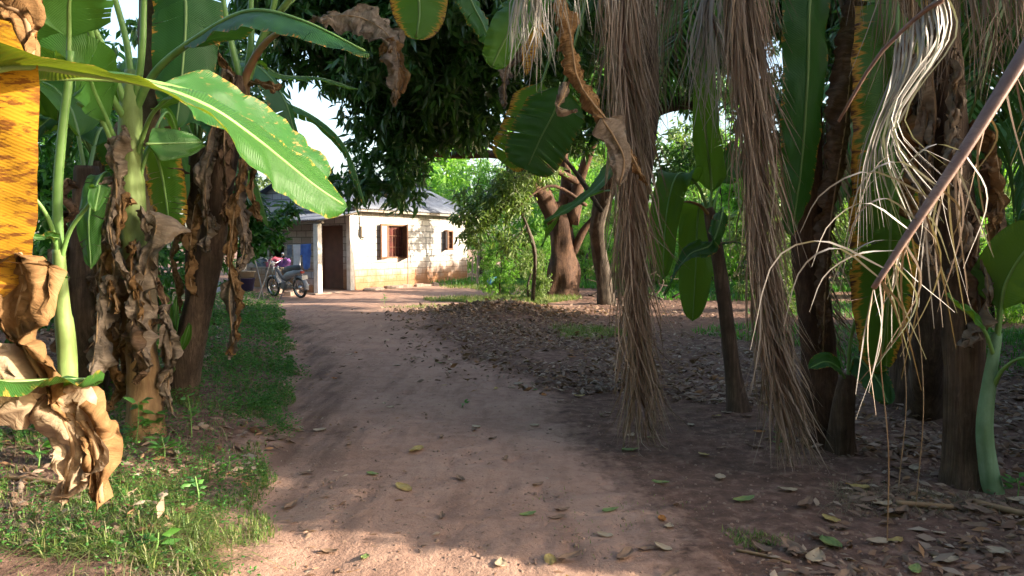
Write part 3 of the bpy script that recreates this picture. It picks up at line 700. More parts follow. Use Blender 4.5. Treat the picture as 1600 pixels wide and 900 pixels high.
#--- small suckers on the left
b = g(268, 622); b.z = gz(b.x, b.y)
s_ = empty('banana_sucker', b, 'young banana sucker with upright narrow leaves beside the leaning trunk', 'banana sucker', 'banana suckers')
pseudostem(s_, [b-Vector((0,0,.04)), at(268,570,6.9), at(268,545,6.9)], [.035,.03,.022], M['stem_green'], 2, n=10)
banana_leaf(s_, A([(268,560,6.9),(268,520,6.9),(262,480,6.9),(256,455,6.9)]), .05, 'leaf', side=X, pet=.3, rp=.01, tear=0, bands=0)
banana_leaf(s_, A([(268,556,6.9),(274,510,6.9),(276,460,6.9)]), .03, 'leaf', side=X, pet=.3, rp=.01, tear=0, bands=0)
banana_leaf(s_, A([(268,560,6.9),(255,545,6.8),(240,535,6.7)]), .04, 'leaf', side=(.3,.9,.3), pet=.3, rp=.008, tear=0, bands=0)
banana_leaf(s_, A([(268,556,6.9),(285,540,6.8),(296,505,6.7)]), .05, 'leaf', side=(.6,.6,.3), pet=.3, rp=.008, tear=0, bands=0)
#--- G: big trunk on the right
b = g(1512, 752); b.z = gz(b.x, b.y)
G_ = empty('banana_plant', b, 'thick brown banana trunk at the right with a green sucker growing against it', 'banana plant', CG)
pseudostem(G_, [b-Vector((0,0,.1))]+A([(1508,600,5.0),(1500,450,5.0),(1490,280,5.0),(1478,100,5.0),(1468,-120,5.0)]), [.135,.115,.105,.10,.09,.08], M['stem_grey'], 7)
skirt(G_, at(1478,60,5), at(1500,430,5), 14, .10, (.5,1.2), (.03,.08), seed=14, mats=('dry_dark','dry','dry_brown'))
for i, l in enumerate(([(1480,60,4.95),(1455,90,4.85),(1462,180,4.85),(1450,260,4.85)], [(1500,300,4.9),(1530,340,4.85),(1522,430,4.85),(1530,520,4.85)], [(1465,120,4.9),(1448,180,4.9),(1452,300,4.9),(1442,400,4.9)])):
    dry_leaf(G_, A(l), .09, ('dry', 'dry_dark')[i % 2], side=(1,.2,0), fold=.7, seed=80+i)
banana_leaf(G_, A([(1468,-110,5),(1500,-160,5.4),(1580,-60,5.8),(1600,120,6)]), .28, 'leaf_dark', side=(1,.4,0), pet=.2)
dry_leaf(G_, A([(1468,-110,5),(1430,-60,5.3),(1425,60,5.4),(1435,200,5.4)]), .15, 'dry_dark', side=(1,.2,0), seed=90)
#--- H: teal sucker in front of it
b = g(1552, 762); b.z = gz(b.x, b.y)
H_ = empty('banana_sucker', b, 'pale green banana sucker with broad fresh leaves growing against the thick right trunk', 'banana sucker', 'banana suckers')
pseudostem(H_, [b-Vector((0,0,.05))]+A([(1538,680,4.8),(1545,600,4.8),(1558,520,4.8)]), [.055,.045,.038,.028], M['stem_teal'], 2, n=12)
banana_leaf(H_, A([(1556,560,4.8),(1566,470,4.75),(1578,430,4.7),(1610,385,4.6),(1660,370,4.5)]), .20, 'leaf', side=(.3,-.2,-.9), pet=.2, rp=.016, petmat='petiole', tear=0, bands=0, fold=.3)
banana_leaf(H_, A([(1556,540,4.8),(1566,450,4.85),(1570,400,4.9),(1572,345,4.9)]), .10, 'leaf', side=(1,.3,0), pet=.3, rp=.014, petmat='petiole', tear=0, bands=0)
banana_leaf(H_, A([(1554,560,4.8),(1540,520,4.7),(1520,495,4.6),(1500,480,4.55),(1478,458,4.5)]), .045, 'leaf', side=(.3,1,.5), pet=.3, rp=.012, petmat='petiole', tear=0, bands=0)
banana_leaf(H_, A([(1550,610,4.8),(1570,575,4.7),(1610,560,4.6),(1680,600,4.5)]), .12, 'leaf', side=(.2,1,.4), pet=.5, rp=.016, petmat='petiole')
#--- I: shaded trunk behind with yellow edged leaf
b = g(1442, 645); b.z = gz(b.x, b.y)
I_ = empty('banana_plant', b, 'shaded banana plant with big hanging leaves scorched yellow at the margins, right side', 'banana plant', CG)
pseudostem(I_, [b-Vector((0,0,.08))]+A([(1450,520,6.7),(1440,300,6.7),(1425,100,6.7),(1410,-110,6.7)]), [.15,.13,.12,.10,.08], M['stem_brown'], 6)
banana_leaf(I_, A([(1410,-100,6.7),(1400,-140,6.4),(1402,0,5.7),(1398,150,5.5),(1392,330,5.45),(1386,480,5.45),(1374,585,5.45)]), .31, 'leaf_edge', side=(1,.25,0), fold=.25, pet=.12, tear=.3, bands=8, tipk=5)
banana_leaf(I_, A([(1405,-100,6.7),(1330,-140,6.3),(1272,-40,5.7),(1262,120,5.6),(1252,260,5.6),(1236,368,5.6)]), .19, 'leaf_dark', side=(1,.3,0), fold=.3, pet=.2, tear=.03, bands=2, tipk=4)
dry_leaf(I_, A([(1405,-100,6.7),(1370,-60,6.2),(1335,60,5.9),(1320,200,5.8),(1300,330,5.8),(1290,440,5.7),(1285,560,5.7)]), .17, 'dry_dark', side=(1,.2,0), fold=.55, crump=.05, rag=.35, seed=93, flat=.75)
banana_leaf(I_, A([(1412,-100,6.7),(1450,-60,6.9),(1400,80,7.2),(1330,140,7.4)]), .26, 'leaf_edge', side=(.6,.4,.6), pet=.15)
#--- J: slim plant in the middle right
b = g(1155, 640); b.z = gz(b.x, b.y)
J_ = empty('banana_plant', b, 'slender dark banana plant with drooping green leaves between the two hanging dead palm fronds', 'banana plant', CG)
pseudostem(J_, [b-Vector((0,0,.08))]+A([(1143,560,7.2),(1128,440,7.2),(1112,350,7.2),(1106,325,7.2)]), [.10,.075,.06,.055,.04], M['stem_brown'], 5, n=14)
banana_leaf(J_, A([(1108,335,7.2),(1090,290,7.1),(1060,272,6.9),(1042,330,6.8),(1035,438,6.75)]), .15, 'leaf', side=(1,.2,0), fold=.25, pet=.28, rp=.014, petmat='petiole', tear=.06, bands=2, tipk=5)
banana_leaf(J_, A([(1108,338,7.2),(1098,318,7.3),(1090,340,7.4),(1087,420,7.4),(1082,502,7.4)]), .17, 'leaf', side=(1,-.1,0), fold=.12, pet=.15, rp=.014, petmat='petiole', tear=.06, bands=3, tipk=6)
banana_leaf(J_, A([(1108,335,7.2),(1112,290,7.2),(1105,230,7.1),(1100,150,7.0),(1108,85,6.9)]), .14, 'leaf', side=(1,.2,0), fold=.2, pet=.2, rp=.014, petmat='petiole', tear=.1)
banana_leaf(J_, A([(1114,350,7.2),(1130,325,7.1),(1112,380,6.9),(1075,400,6.8),(1036,462,6.7)]), .09, 'leaf_dark', side=(.5,.5,.7), fold=.2, pet=.3, rp=.010, petmat='petiole')
banana_leaf(J_, A([(1110,340,7.2),(1130,280,7.3),(1160,240,7.5),(1180,300,7.6)]), .15, 'leaf_dark', side=(.7,.5,.2), fold=.2, pet=.3, rp=.010, petmat='petiole')
petiole(J_, A([(1110,340,7.2),(1095,322,7.1),(1075,315,7.0),(1062,318,6.9)]), .02, .008, 'petiole_red')
banana_leaf(J_, A([(1114,380,7.2),(1125,380,7.1),(1150,378,7.0),(1170,385,6.9)]), .03, 'leaf_dark', side=(.2,1,.2), pet=.4, rp=.010, petmat='petiole_red')
#--- K: plant hidden behind the first dead frond, crown above the frame
kb = Vector((1.35, 8.0, gz(1.35, 8)))
K_ = empty('banana_plant', kb, 'banana plant behind the left hanging palm frond, its rust brown dead leaf draped in front', 'banana plant', CG)
pseudostem(K_, [kb-Vector((0,0,.08)), kb+Vector((-.1,0,1.5)), kb+Vector((0,-.1,3)), kb+Vector((-.1,-.2,4.3))], [.13,.11,.10,.08], M['stem_brown'], 6)
kt = kb+Vector((-.1,-.2,4.2))
dry_leaf(K_, [kt]+A([(900,-120,6),(880,-20,5.3),(892,60,5.2),(905,130,5.2),(950,190,5.2),(985,240,5.2),(1010,290,5.2)]), .12, 'dry_brown', side=(1,.3,0), fold=.5, crump=.03, rag=.5, seed=101, flat=.5)
dry_leaf(K_, A([(940,185,5.17),(960,215,5.16),(975,250,5.15),(968,290,5.15)]), .13, 'dry', side=(1,.2,.3), fold=.25, crump=.03, rag=.5, seed=131, flat=.7, pet=0)
dry_leaf(K_, A([(888,130,5.25),(880,150,5.2),(872,170,5.2),(900,175,5.2)]), .08, 'dry', side=X, fold=.5, seed=103, pet=0)
dry_leaf(K_, [kt]+A([(870,-150,7),(845,-20,7),(815,60,6.9),(790,110,6.9),(788,168,6.9)]), .13, 'dry', side=(1,.2,0), fold=.4, seed=107, flat=.3)
banana_leaf(K_, A([(842,30,6.85),(838,45,6.85),(828,70,6.85),(822,118,6.85)]), .08, 'leaf_yellow', side=X, fold=.3, pet=0, mid=None, tear=.0, bands=0)
banana_leaf(K_, [kt]+A([(960,-200,7.6),(930,-60,7.6),(900,60,7.6),(872,160,7.6),(845,215,7.6),(822,266,7.6)]), .30, 'leaf_dark', side=(.9,.1,.45), fold=.08, pet=.62, rp=.02, tear=.15, tipk=7)
banana_leaf(K_, [kt]+A([(930,-150,7.8),(880,20,7.8),(850,120,7.8),(815,215,7.8),(785,255,7.8)]), .24, 'leaf_edge', side=(.9,.1,.45), fold=.08, pet=.62, rp=.02, tear=.4, tipk=5)
banana_leaf(K_, [kt]+A([(900,-220,6.5),(850,-100,6),(835,-20,5.8),(805,30,5.7),(780,80,5.7),(768,105,5.7)]), .16, 'leaf', side=(.8,.2,.6), fold=.2, pet=.3, rp=.02, tear=.05, bands=1)
banana_leaf(K_, A([(985,255,7.9),(960,262,7.7),(935,290,7.5),(900,318,7.4),(850,348,7.3)]), .11, 'leaf', side=(.2,.8,.5), fold=.15, pet=.2, rp=.012, tear=.0, bands=0)
banana_leaf(K_, A([(975,300,7.9),(940,300,8.2),(880,330,8.5),(845,385,8.6)]), .10, 'leaf', side=(.4,.8,.3), fold=.2, pet=.3, rp=.012)
for i, (x, y, h, lab, lv) in enumerate(((7.1, 10.4, 2.3, 'banana plant with sunlit yellow green leaves at the right edge behind the sucker', [(-.9,-.3,.9),(.3,-.9,.7),(-.5,.5,1.1),(-.8,-.8,.2),(.9,.2,.6),(-.2,-1,.2)]),
      (4.6, 9.6, 2.6, 'banana plant in the back row between the right frond and the thick trunk', [(-1.0,-.2,.8),(.9,-.4,.9),(.1,-.9,.6),(-.8,-.7,.1),(1.0,.4,.3),(.6,-.9,-.1)]))):
    b = Vector((x, y, gz(x, y))); q = empty('banana_plant', b, lab, 'banana plant', CG); top = b+Vector((.1,0,h))
    pseudostem(q, [b-Vector((0,0,.08)), b+Vector((.05,0,h*.5)), top], [.12,.10,.07], M['stem_brown'], 5)
    skirt(q, top, b+Vector((0,0,h*.5)), 6, .1, (.5,1.0), (.05,.10), seed=75+i)
    for dx, dy, dz in lv:
        banana_leaf(q, [top, top+Vector((dx*.3,dy*.3,.35+dz*.3)), top+Vector((dx*.8,dy*.8,.4+dz*.6)), top+Vector((dx*1.35,dy*1.3,dz*.5)), top+Vector((dx*1.6,dy*1.6,dz*.3-.8))], .27, ('leaf_bright','leaf')[i], side=(-dy,dx,.2), fold=.45, pet=.2, tear=.35)
#--- extra plants behind, right
for i, (px, py, h, lab) in enumerate(((1408, 632, .75, 'short pale broken banana stump among the litter, right of the big hanging leaf'),)):
    b = g(px, py); b.z = gz(b.x, b.y)
    q = empty('banana_stump', b, lab, 'banana stump')
    pseudostem(q, [b-Vector((0,0,.05)), b+Vector((0,0,h*.5)), b+Vector((.02,0,h))], [.12,.10,.08], M['stem_grey'], 2)
b = g(1313, 702); b.z = gz(b.x, b.y)
q = empty('banana_stump', b, 'small peeling brown banana stump with a rolled shoot and one round green leaf', 'banana stump')
pseudostem(q, [b-Vector((0,0,.05)), at(1318,640,5.7), at(1325,585,5.7)], [.10,.075,.05], M['stem_grey'], 2)
petiole(q, A([(1325,600,5.7),(1328,540,5.7),(1336,500,5.65)]), .016, .01, 'petiole')
banana_leaf(q, A([(1325,600,5.7),(1335,560,5.6),(1352,570,5.5),(1375,600,5.4),(1388,632,5.3)]), .12, 'leaf_dark', side=(.8,.3,.5), pet=.25, rp=.01, petmat='petiole', tear=0, bands=0)
banana_leaf(q, A([(1325,600,5.7),(1310,575,5.6),(1290,565,5.5),(1265,575,5.4)]), .08, 'leaf_dark', side=(.3,.8,.5), pet=.25, rp=.01, petmat='petiole', tear=0, bands=0)
# ------------------------------------------------------------------ coconut palm with dead fronds
def leaflets(root, sp_, tfun, mat, name='leaflets', W=.02, seg=7):
    """tfun(i, side) -> list of points of the leaflet centre line, width scale; one folded strip each"""
    V = []; Q = []
    for i in range(len(sp_)):
        for sg in (-1, 1):
            r = tfun(i, sg)
            if r is None: continue
            for pts, w in (r if isinstance(r, list) else [r]):
                c = spline(pts, seg); b0 = len(V)
                yaw = random.uniform(-1.2, 1.2)
                sd = Vector((math.cos(yaw), math.sin(yaw), 0))
                for j, p in enumerate(c):
                    t = (c[min(j+1, seg)]-c[max(j-1, 0)]).normalized(); s = sd-t*sd.dot(t); s.normalize()
                    ww = w*(1-(j/seg)**2.2)*.5+.0008
                    if j == 0: ww *= .6
                    V += [p-s*ww, p+s*ww]
                for j in range(seg): k = b0+2*j; Q.append((k, k+1, k+3, k+2))
    me = mesh_np(name, [tuple(v) for v in V], quads=Q, smooth=True)
    return link(name, me, M[mat], root)
def hanging_frond(root, pts, n, L, spread, mat='frond_dry', W=.022, t0=.25, rr=(.03, .006), wind=Vector((0, 0, 0)), yl=0, per=1, rmat='rachis', lenj=.25, gt=1.0):
    f_ = spline(pts, n)
    mb = MB(); mb.tube(f_[::max(1, n//30)]+[f_[-1]], list(np.linspace(rr[0], rr[1], len(f_[::max(1, n//30)])+1)), 8)
    fr = mb.build('frond', M[rmat], root, smooth=True)
    def tf(i, sg):
        f = i/n
        if f < t0: return None
        out = []
        for _ in range(per):
            p = f_[i]; t = (f_[min(i+1, n)]-f_[max(i-1, 0)]).normalized()
            l = L*(1-.55*((f-t0)/(1-t0))**1.5)*(1+random.uniform(-lenj, lenj))
            o = t.cross(Vector((0, 1, 0)));
            o = o.normalized() if o.length > .1 else Vector((1, 0, 0))
            az = random.gauss(0, .5)
            out_d = (o*sg*math.cos(az)+Vector((0, 1, 0))*math.sin(az)*1.2)
            sp2 = spread*(random.random()**.8)
            q = [p, p+out_d*sp2*.35+t*l*.22, p+out_d*sp2*.75+t*l*.35+Vector((0, 0, -1))*l*.30*gt+wind*.4+Vector((random.gauss(0, .025), random.gauss(0, .025), 0)),
                 p+out_d*sp2+t*l*.35+Vector((0, 0, -1))*l*.72*gt+wind+Vector((random.gauss(0, .07), random.gauss(0, .06), 0))]
            for v in q:
                if v.z < .03: v.z = .03+random.random()*.03
            out.append((q, W*random.uniform(.4, 1.1)))
        return out
    leaflets(fr, f_, tf, mat, W=W)
    return fr
pb = g(1285, 695); pb.z = gz(pb.x, pb.y)
P_ = empty('coconut_palm', pb, 'coconut palm whose dead brown fronds hang down to the ground like brooms', 'palm tree')
mb = MB(); st = spline([pb-Vector((0,0,.1)), at(1278,560,6.0), at(1262,380,6.0), at(1262,150,6.0), at(1265,-100,6.0)], 46)
mb.tube(st, [.14*(1-.35*i/46)*(1+.02*(i % 3)) for i in range(47)], 18, jit=.2); mb.build('trunk', M['palm_bark'], P_, smooth=True)
pt = st[-1]
fr1 = hanging_frond(P_, [pt]+A([(1180,-260,5.9),(1060,-240,5.8),(990,-140,5.7),(975,0,5.65),(980,200,5.6),(988,400,5.6),(1000,620,5.65)]), 600, 1.15, .20, t0=.30, W=.0125, wind=Vector((.05,0,0)), rr=(.035,.006))
fr2 = hanging_frond(P_, [pt]+A([(1230,-220,5.6),(1180,-150,5.4),(1165,-20,5.3),(1175,180,5.25),(1190,400,5.2),(1222,620,5.15)]), 600, 1.25, .18, t0=.22, W=.0125, wind=Vector((.10,-.05,0)), rr=(.035,.006))
# leaflets spreading across the top between the fronds
fr3 = hanging_frond(P_, [pt]+A([(1200,-260,5.6),(1080,-240,5.2),(960,-200,5.0),(880,-130,4.95),(835,-60,4.9)]), 90, 1.25, .12, mat='frond_pale', t0=.3, W=.014, rr=(.03,.008))
fr4 = hanging_frond(P_, [pt]+A([(1200,-200,6.2),(1130,-160,6.3),(1060,-110,6.4),(1010,-60,6.5)]), 90, 1.9, .14, mat='frond_dry', t0=.1, W=.012, rr=(.03,.008))
fr5 = hanging_frond(P_, [pt]+A([(1330,-180,5.5),(1400,-120,5.0),(1480,-90,4.7),(1560,-50,4.5)]), 120, 1.3, .14, mat='frond_dry', t0=.05, W=.011, rr=(.03,.008))
fr7 = hanging_frond(P_, [pt]+A([(1180,-120,5.9),(1130,-60,5.7),(1110,0,5.6),(1120,60,5.6)]), 60, 1.2, .16, mat='frond_pale', t0=.15, W=.012, rr=(.02,.006))
fr6 = hanging_frond(P_, [pt]+A([(1290,-60,6.2),(1330,40,6.2),(1300,200,6.1),(1275,380,6.1),(1290,500,6.1)]), 170, .8, .22, mat='frond_dry', t0=.2, W=.016, rr=(.03,.008), wind=Vector((.15,0,0)))
# pale leaflets sweeping down from upper right (frond of the same palm, hanging in front)
def sweep(root, starts, ends, n, mids, mat, W, rachis, name='frond'):
    mb = MB(); r_ = spline(rachis, 16); mb.tube(r_, list(np.linspace(.022, .008, 17)), 8); fr = mb.build(name, M['rachis'], root, smooth=True)
    st_ = spline(starts, n); en_ = spline(ends, n); ms = [spline(m, n) for m in mids]
    def tf(i, sg):
        if sg < 0: return None
        j = Vector((random.gauss(0, .02), random.gauss(0, .03), random.gauss(0, .02)))
        return ([st_[i]]+[m[i]+j for m in ms]+[en_[i]+j*2], W*random.uniform(.5, 1.1))
    leaflets(fr, st_, tf, mat, seg=12); return fr
sweep(P_, A([(1478,-20,4.0),(1440,20,4.05),(1400,60,4.1)]), A([(1478,290,4.0),(1450,350,4.0),(1385,350,4.0),(1330,400,4.1)]), 34,
      [A([(1475,60,4.0),(1435,100,4.0),(1385,140,4.05)]), A([(1395,190,4.0),(1380,220,4.0),(1345,260,4.05)])], 'frond_pale', .012,
      [pt]+A([(1350,-260,5.3),(1450,-160,4.5),(1478,-20,4.0),(1440,20,4.05),(1370,90,4.15),(1310,190,4.3)]))
#--- second palm off to the right: its broken dead frond stalk slants into the picture
qb = Vector((4.6, 4.2, gz(4.6, 4.2)))
Q_ = empty('coconut_palm', qb, 'coconut palm just beyond the right edge, its bare brown frond stalk slanting into view', 'palm tree')
mb = MB(); st = spline([qb-Vector((0,0,.1)), qb+Vector((.1,0,1.5)), qb+Vector((0,.1,3.2)), qb+Vector((.1,.1,4.6))], 40)
mb.tube(st, [.18*(1-.3*i/40)*(1+.05*(i % 3)) for i in range(41)], 16, jit=.2); mb.build('trunk', M['palm_bark'], Q_, smooth=True)
qt = st[-1]
r_ = spline([qt, qt+Vector((-.5,-.4,-.1)), at(1720,-110,3.3), at(1600,85,3.1), at(1510,230,3.0), at(1430,350,2.95), at(1365,450,2.9)], 40)
mb = MB(); mb.tube(r_, [.05*(1-i/46)+.006 for i in range(41)], 10, fl=.55); sf = mb.build('frond', M['rachis'], Q_, smooth=True)
def tf(i, sg):
    f = i/40
    if f < .66: return None
    out = []
    for _ in range(2):
        p = r_[i]
        if random.random() < .22:   # arcs sweeping left
            L = random.uniform(.25, .5); k = random.uniform(-.05, .12)
            out.append(([p, p+Vector((-L*.5, -.03, k+.03)), p+Vector((-L*.85, 0, k-.05)), p+Vector((-L, .02, -.12-random.random()*.25))], .006))
        elif random.random() < .5:
            L = random.uniform(.2, .5)
            out.append(([p, p+Vector((random.uniform(-.08, .1), 0, -L*.4)), p+Vector((random.uniform(-.1, .18), 0, -L))], .006))
    return out or None
leaflets(sf, r_, tf, 'frond_pale', seg=10)
def tf2(i, sg):
    f = i/40
    if f < .45 or random.random() < .45: return None
    p = r_[i]; L = random.uniform(.2, .6)
    return ([p, p+Vector((random.uniform(-.05, .1), 0, -L*.4)), p+Vector((random.uniform(-.1, .22), .05, -L))], .007)
leaflets(sf, r_, tf2, 'frond_dry', seg=8, name='fibres')
#--- green palm fronds upper right (same palm)
def green_frond(root, pts, n, L, droop=.5, mat='frond_green', W=.03):
    f_ = spline(pts, n); mb = MB(); mb.tube(f_, list(np.linspace(.03, .006, n+1)), 8); fr = mb.build('frond', M['petiole'], root, smooth=True)
    def tf(i, sg):
        f = i/n
        if f < .15: return None
        p = f_[i]; t = (f_[min(i+1, n)]-f_[max(i-1, 0)]).normalized()
        s = t.cross(Vector((0, 0, 1))).normalized()*sg
        l = L*math.sin(math.pi*min(1, .25+f*.72))*random.uniform(.85, 1.1)
        return ([p, p+s*l*.4+t*l*.25-Vector((0,0,l*droop*.15)), p+s*l*.65+t*l*.4-Vector((0,0,l*droop*.5)), p+s*l*.75+t*l*.5-Vector((0,0,l*droop*1.1))], W*random.uniform(.8, 1.1))
    leaflets(fr, f_, tf, mat, seg=8); return fr
green_frond(Q_, [qt, at(1640,-60,5.2), at(1560,60,6.0), at(1500,230,6.6), at(1470,330,6.8)], 70, .75, 1.0)
green_frond(Q_, [qt, at(1760,-200,6.0), at(1700,-20,6.6), at(1640,190,7.0), at(1600,330,7.2)], 70, .8, .9)
green_frond(Q_, [qt, at(1640,-160,5.6), at(1500,-80,6.4), at(1400,40,7), at(1330,160,7.4)], 70, .8, 1.0)
green_frond(P_, [pt, pt+Vector((.2,1.2,.6)), pt+Vector((-.3,2.6,.2)), pt+Vector((-.6,3.4,-.8))], 60, .7, .8)
green_frond(P_, [pt, pt+Vector((-1.2,.6,.7)), pt+Vector((-2.4,1.0,.6)), pt+Vector((-3.3,1.3,-.1))], 60, .7, .8)
green_frond(Q_, [qt, qt+Vector((1.2,-.9,.8)), qt+Vector((2.5,-1.8,.5)), qt+Vector((3.3,-2.4,-.5))], 60, .7, .8)
# hanging single fibres in front (right)
for i, (px, y0, y1, Yd) in enumerate(((1380,560,845,3.75), (1435,470,790,4.2), (1408,480,760,4.4))):
    mb = MB(); a, c = at(px, 200, Yd), at(px+random.uniform(-6, 10), y1, Yd)
    mb.tube(spline([r_[34+i] if i else r_[38], at(px-4, y0, Yd), at(px+8, (y0+y1)/2, Yd), c], 20), .003, 5)
    mb.build('hanging_fibre', M['midrib_dry'], Q_)
# ------------------------------------------------------------------ mango tree (crown hangs over the yard)
mbz = g(878, 462); MY = 23.0
mb0 = Vector((at(878,455,MY).x, MY, gz(at(878,455,MY).x, MY)))
def E(px, py, Y, rx, ry, rz): return (tuple(at(px, py, Y)), (rx, ry, rz))
blobs = [E(605,105,16,1.35,1.5,1.35), E(640,40,15,2.2,1.8,1.5), E(480,-30,15,1.6,1.6,1.2), E(700,150,16.5,1.5,1.5,1.1), E(625,235,16.5,1.05,1.0,.8), E(625,275,17.5,.6,.7,.4), E(700,200,17.5,.7,.7,.55), E(355,130,17.5,1.0,1,1.0), E(330,240,18,.8,.8,.8), E(290,60,18,1.3,1,1.2),
         E(820,60,17,1.8,1.8,1.5), E(930,110,19,1.8,1.8,2.0), E(575,290,16.5,.75,.7,.45), E(760,-60,14,2.5,2.0,1.3), E(430,50,15,.9,1.0,.9), E(390,280,15.5,.5,.6,.5), E(430,315,16.5,.5,.5,.35), E(508,292,16.8,.5,.5,.42), E(610,305,17.3,.9,.5,.22)]
lim = [(A([(868,345,MY),(838,285,22.5),(790,215,21.5),(720,150,20),(640,90,18),(560,60,16.5)]), [.30,.22,.17,.13,.10,.05]),
       (A([(880,350,MY),(885,280,23),(872,200,22.5),(850,110,21)]), [.22,.17,.12,.06]),
       (A([(893,350,MY),(905,285,22.8),(932,210,22),(965,120,20.5)]), [.24,.17,.12,.06]),
       (A([(896,395,MY),(912,360,22.8),(935,330,22.6),(960,280,22.3)]), [.13,.10,.07,.03]),
       (A([(845,300,22.6),(800,250,21),(765,241,20),(715,243,19),(660,240,18)]), [.16,.11,.10,.09,.05]),
       (A([(905,285,22.8),(860,262,21.5),(820,255,20.5),(760,225,19.5),(700,190,19)]), [.10,.08,.06,.05,.02]),
       (A([(880,300,22.5),(915,320,21.5),(860,290,21),(800,330,20.5)]), [.06,.05,.04,.015]),
       (A([(790,215,21.5),(720,200,19),(640,215,17.5),(610,240,17)]), [.10,.07,.05,.02])]
make_tree('mango_tree', 'big old mango tree with forked reddish trunk and dark crown hanging over the house', 'tree', mb0,
          ([mb0-Vector((0,0,.15)), at(880,430,MY), at(878,395,MY), at(876,350,MY), at(872,315,MY)], [.52,.41,.36,.34,.16]), blobs, 4500, 12, .28, M['mango_leaf'], M['bark_mango'], lim, thr=-.12, nscale=1.1, Wr=.31, seed=3, twigs=60, shell=.62, el=(-85, 15))
# foliage hanging by the right end of the house
t0 = Vector((at(800,450,20.5).x, 20.5, gz(-0.0, 20.5)))
make_tree('fruit_tree', 'slim tree with drooping olive leaves hanging in front of the right end of the house', 'tree', Vector((at(832,450,21).x, 21, gz(.5, 21))),
          ([Vector((at(832,450,21).x, 21, .02)), at(836,400,20.8), at(822,350,20.6), at(800,300,20.6), at(790,250,20.5)], [.05,.045,.04,.035,.02]),
          [E(745,330,20.5,.65,.7,.95), E(790,290,20.5,.8,.8,1.0), E(840,250,21,.8,.8,.7), E(722,360,20.5,.3,.4,.5), E(800,380,20.5,.5,.6,.5)], 330, 12, .21, M['olive_leaf'], M['bark_dark'], Wr=.26, seed=8, twigs=25, thr=-.05)
b = Vector((1.3, 27.0, 0)); b.z = gz(b.x, b.y)
make_tree('slim_tree', 'thin stemmed leafy tree between the house end and the mango trunk, farther back', 'tree', b,
          ([b-Vector((0,0,.1)), b+Vector((-.1,0,1.2)), b+Vector((.0,0,2.4)), b+Vector((-.2,0,3.6))], [.07,.06,.05,.03]),
          [((1.0,26.8,3.2),(.9,.9,.75)), ((.3,26.9,3.9),(.8,.7,.5)), ((1.6,26.7,2.3),(.4,.5,.45))], 130, 11, .2, M['olive_leaf'], M['bark_dark'], Wr=.3, seed=61, twigs=12, thr=-.05)
# dark trunk and pale limb behind first dead frond
b = Vector((at(948,455,20.5).x, 20.5, 0)); b.z = gz(b.x, b.y)
make_tree('shade_tree', 'dark bent trunk partly hidden by the left hanging palm frond, dense shady crown above', 'tree', b,
          ([b-Vector((0,0,.1)), at(938,400,20.3), at(934,350,19.8), at(952,280,19), at(985,215,17.5), at(1030,170,16), at(1090,160,15.4)], [.22,.19,.18,.19,.17,.14,.10]),
          [E(1000,40,14,1.6,1.6,1.0), E(1120,60,14,1.6,1.6,1.1), E(1080,120,16,1.3,1.4,.7), E(1240,20,13,1.8,1.6,1.2), E(1380,0,13,1.8,1.6,1.2), E(900,-20,12,1.4,1.4,.9), E(1060,240,17,1.5,1,.6), E(1060,140,18,1.6,1,.8)], 1700, 13, .24, M['mango_leaf'], M['bark_dark'],
          [(A([(985,215,15),(1000,120,15),(990,20,15)]), [.09,.07,.03]), (A([(940,330,15),(900,270,14.6),(870,240,14),(830,235,13.6)]), [.05,.04,.03,.01])], seed=15, twigs=30)
b = Vector((6.2, 11.5, 0)); b.z = gz(b.x, b.y)
make_tree('shade_tree', 'dark tree behind the thick right trunk, its crown filling the upper right corner', 'tree', b,
          ([b-Vector((0,0,.1)), b+Vector((-.1,0,1.5)), b+Vector((.1,.1,3.0)), b+Vector((0,0,4.2))], [.20,.17,.14,.08]),
          [E(1480,60,10.5,1.4,1.2,1.1), E(1600,20,10.5,1.3,1.2,1.1), E(1350,150,11.5,1.2,1,.8), E(1560,190,11.5,.8,.8,.6), E(1250,170,12,1.0,1,.7), E(1330,270,12.5,.7,.7,.5)], 1100, 13, .20, M['mango_leaf'], M['bark_dark'], seed=17, twigs=20)
# low bush in front of the porch, left
b = Vector((at(372,460,16).x, 16, 0)); b.z = gz(b.x, b.y)
make_tree('young_tree', 'young tree with large glossy leaves whose low branches cross in front of the porch', 'tree', b,
          ([b, at(372,420,16), at(378,370,16), at(388,330,16)], [.06,.05,.04,.02]),
          [E(400,355,15.8,.62,.6,.28), E(440,340,15.8,.25,.3,.14), E(395,385,15.8,.5,.5,.28), E(432,378,15.9,.30,.3,.20), E(360,330,16,.7,.8,.5)], 150, 10, .20, M['shrub_leaf'], M['bark_dark'], Wr=.38, seed=21, twigs=14, el=(-60, 30), thr=-.2)
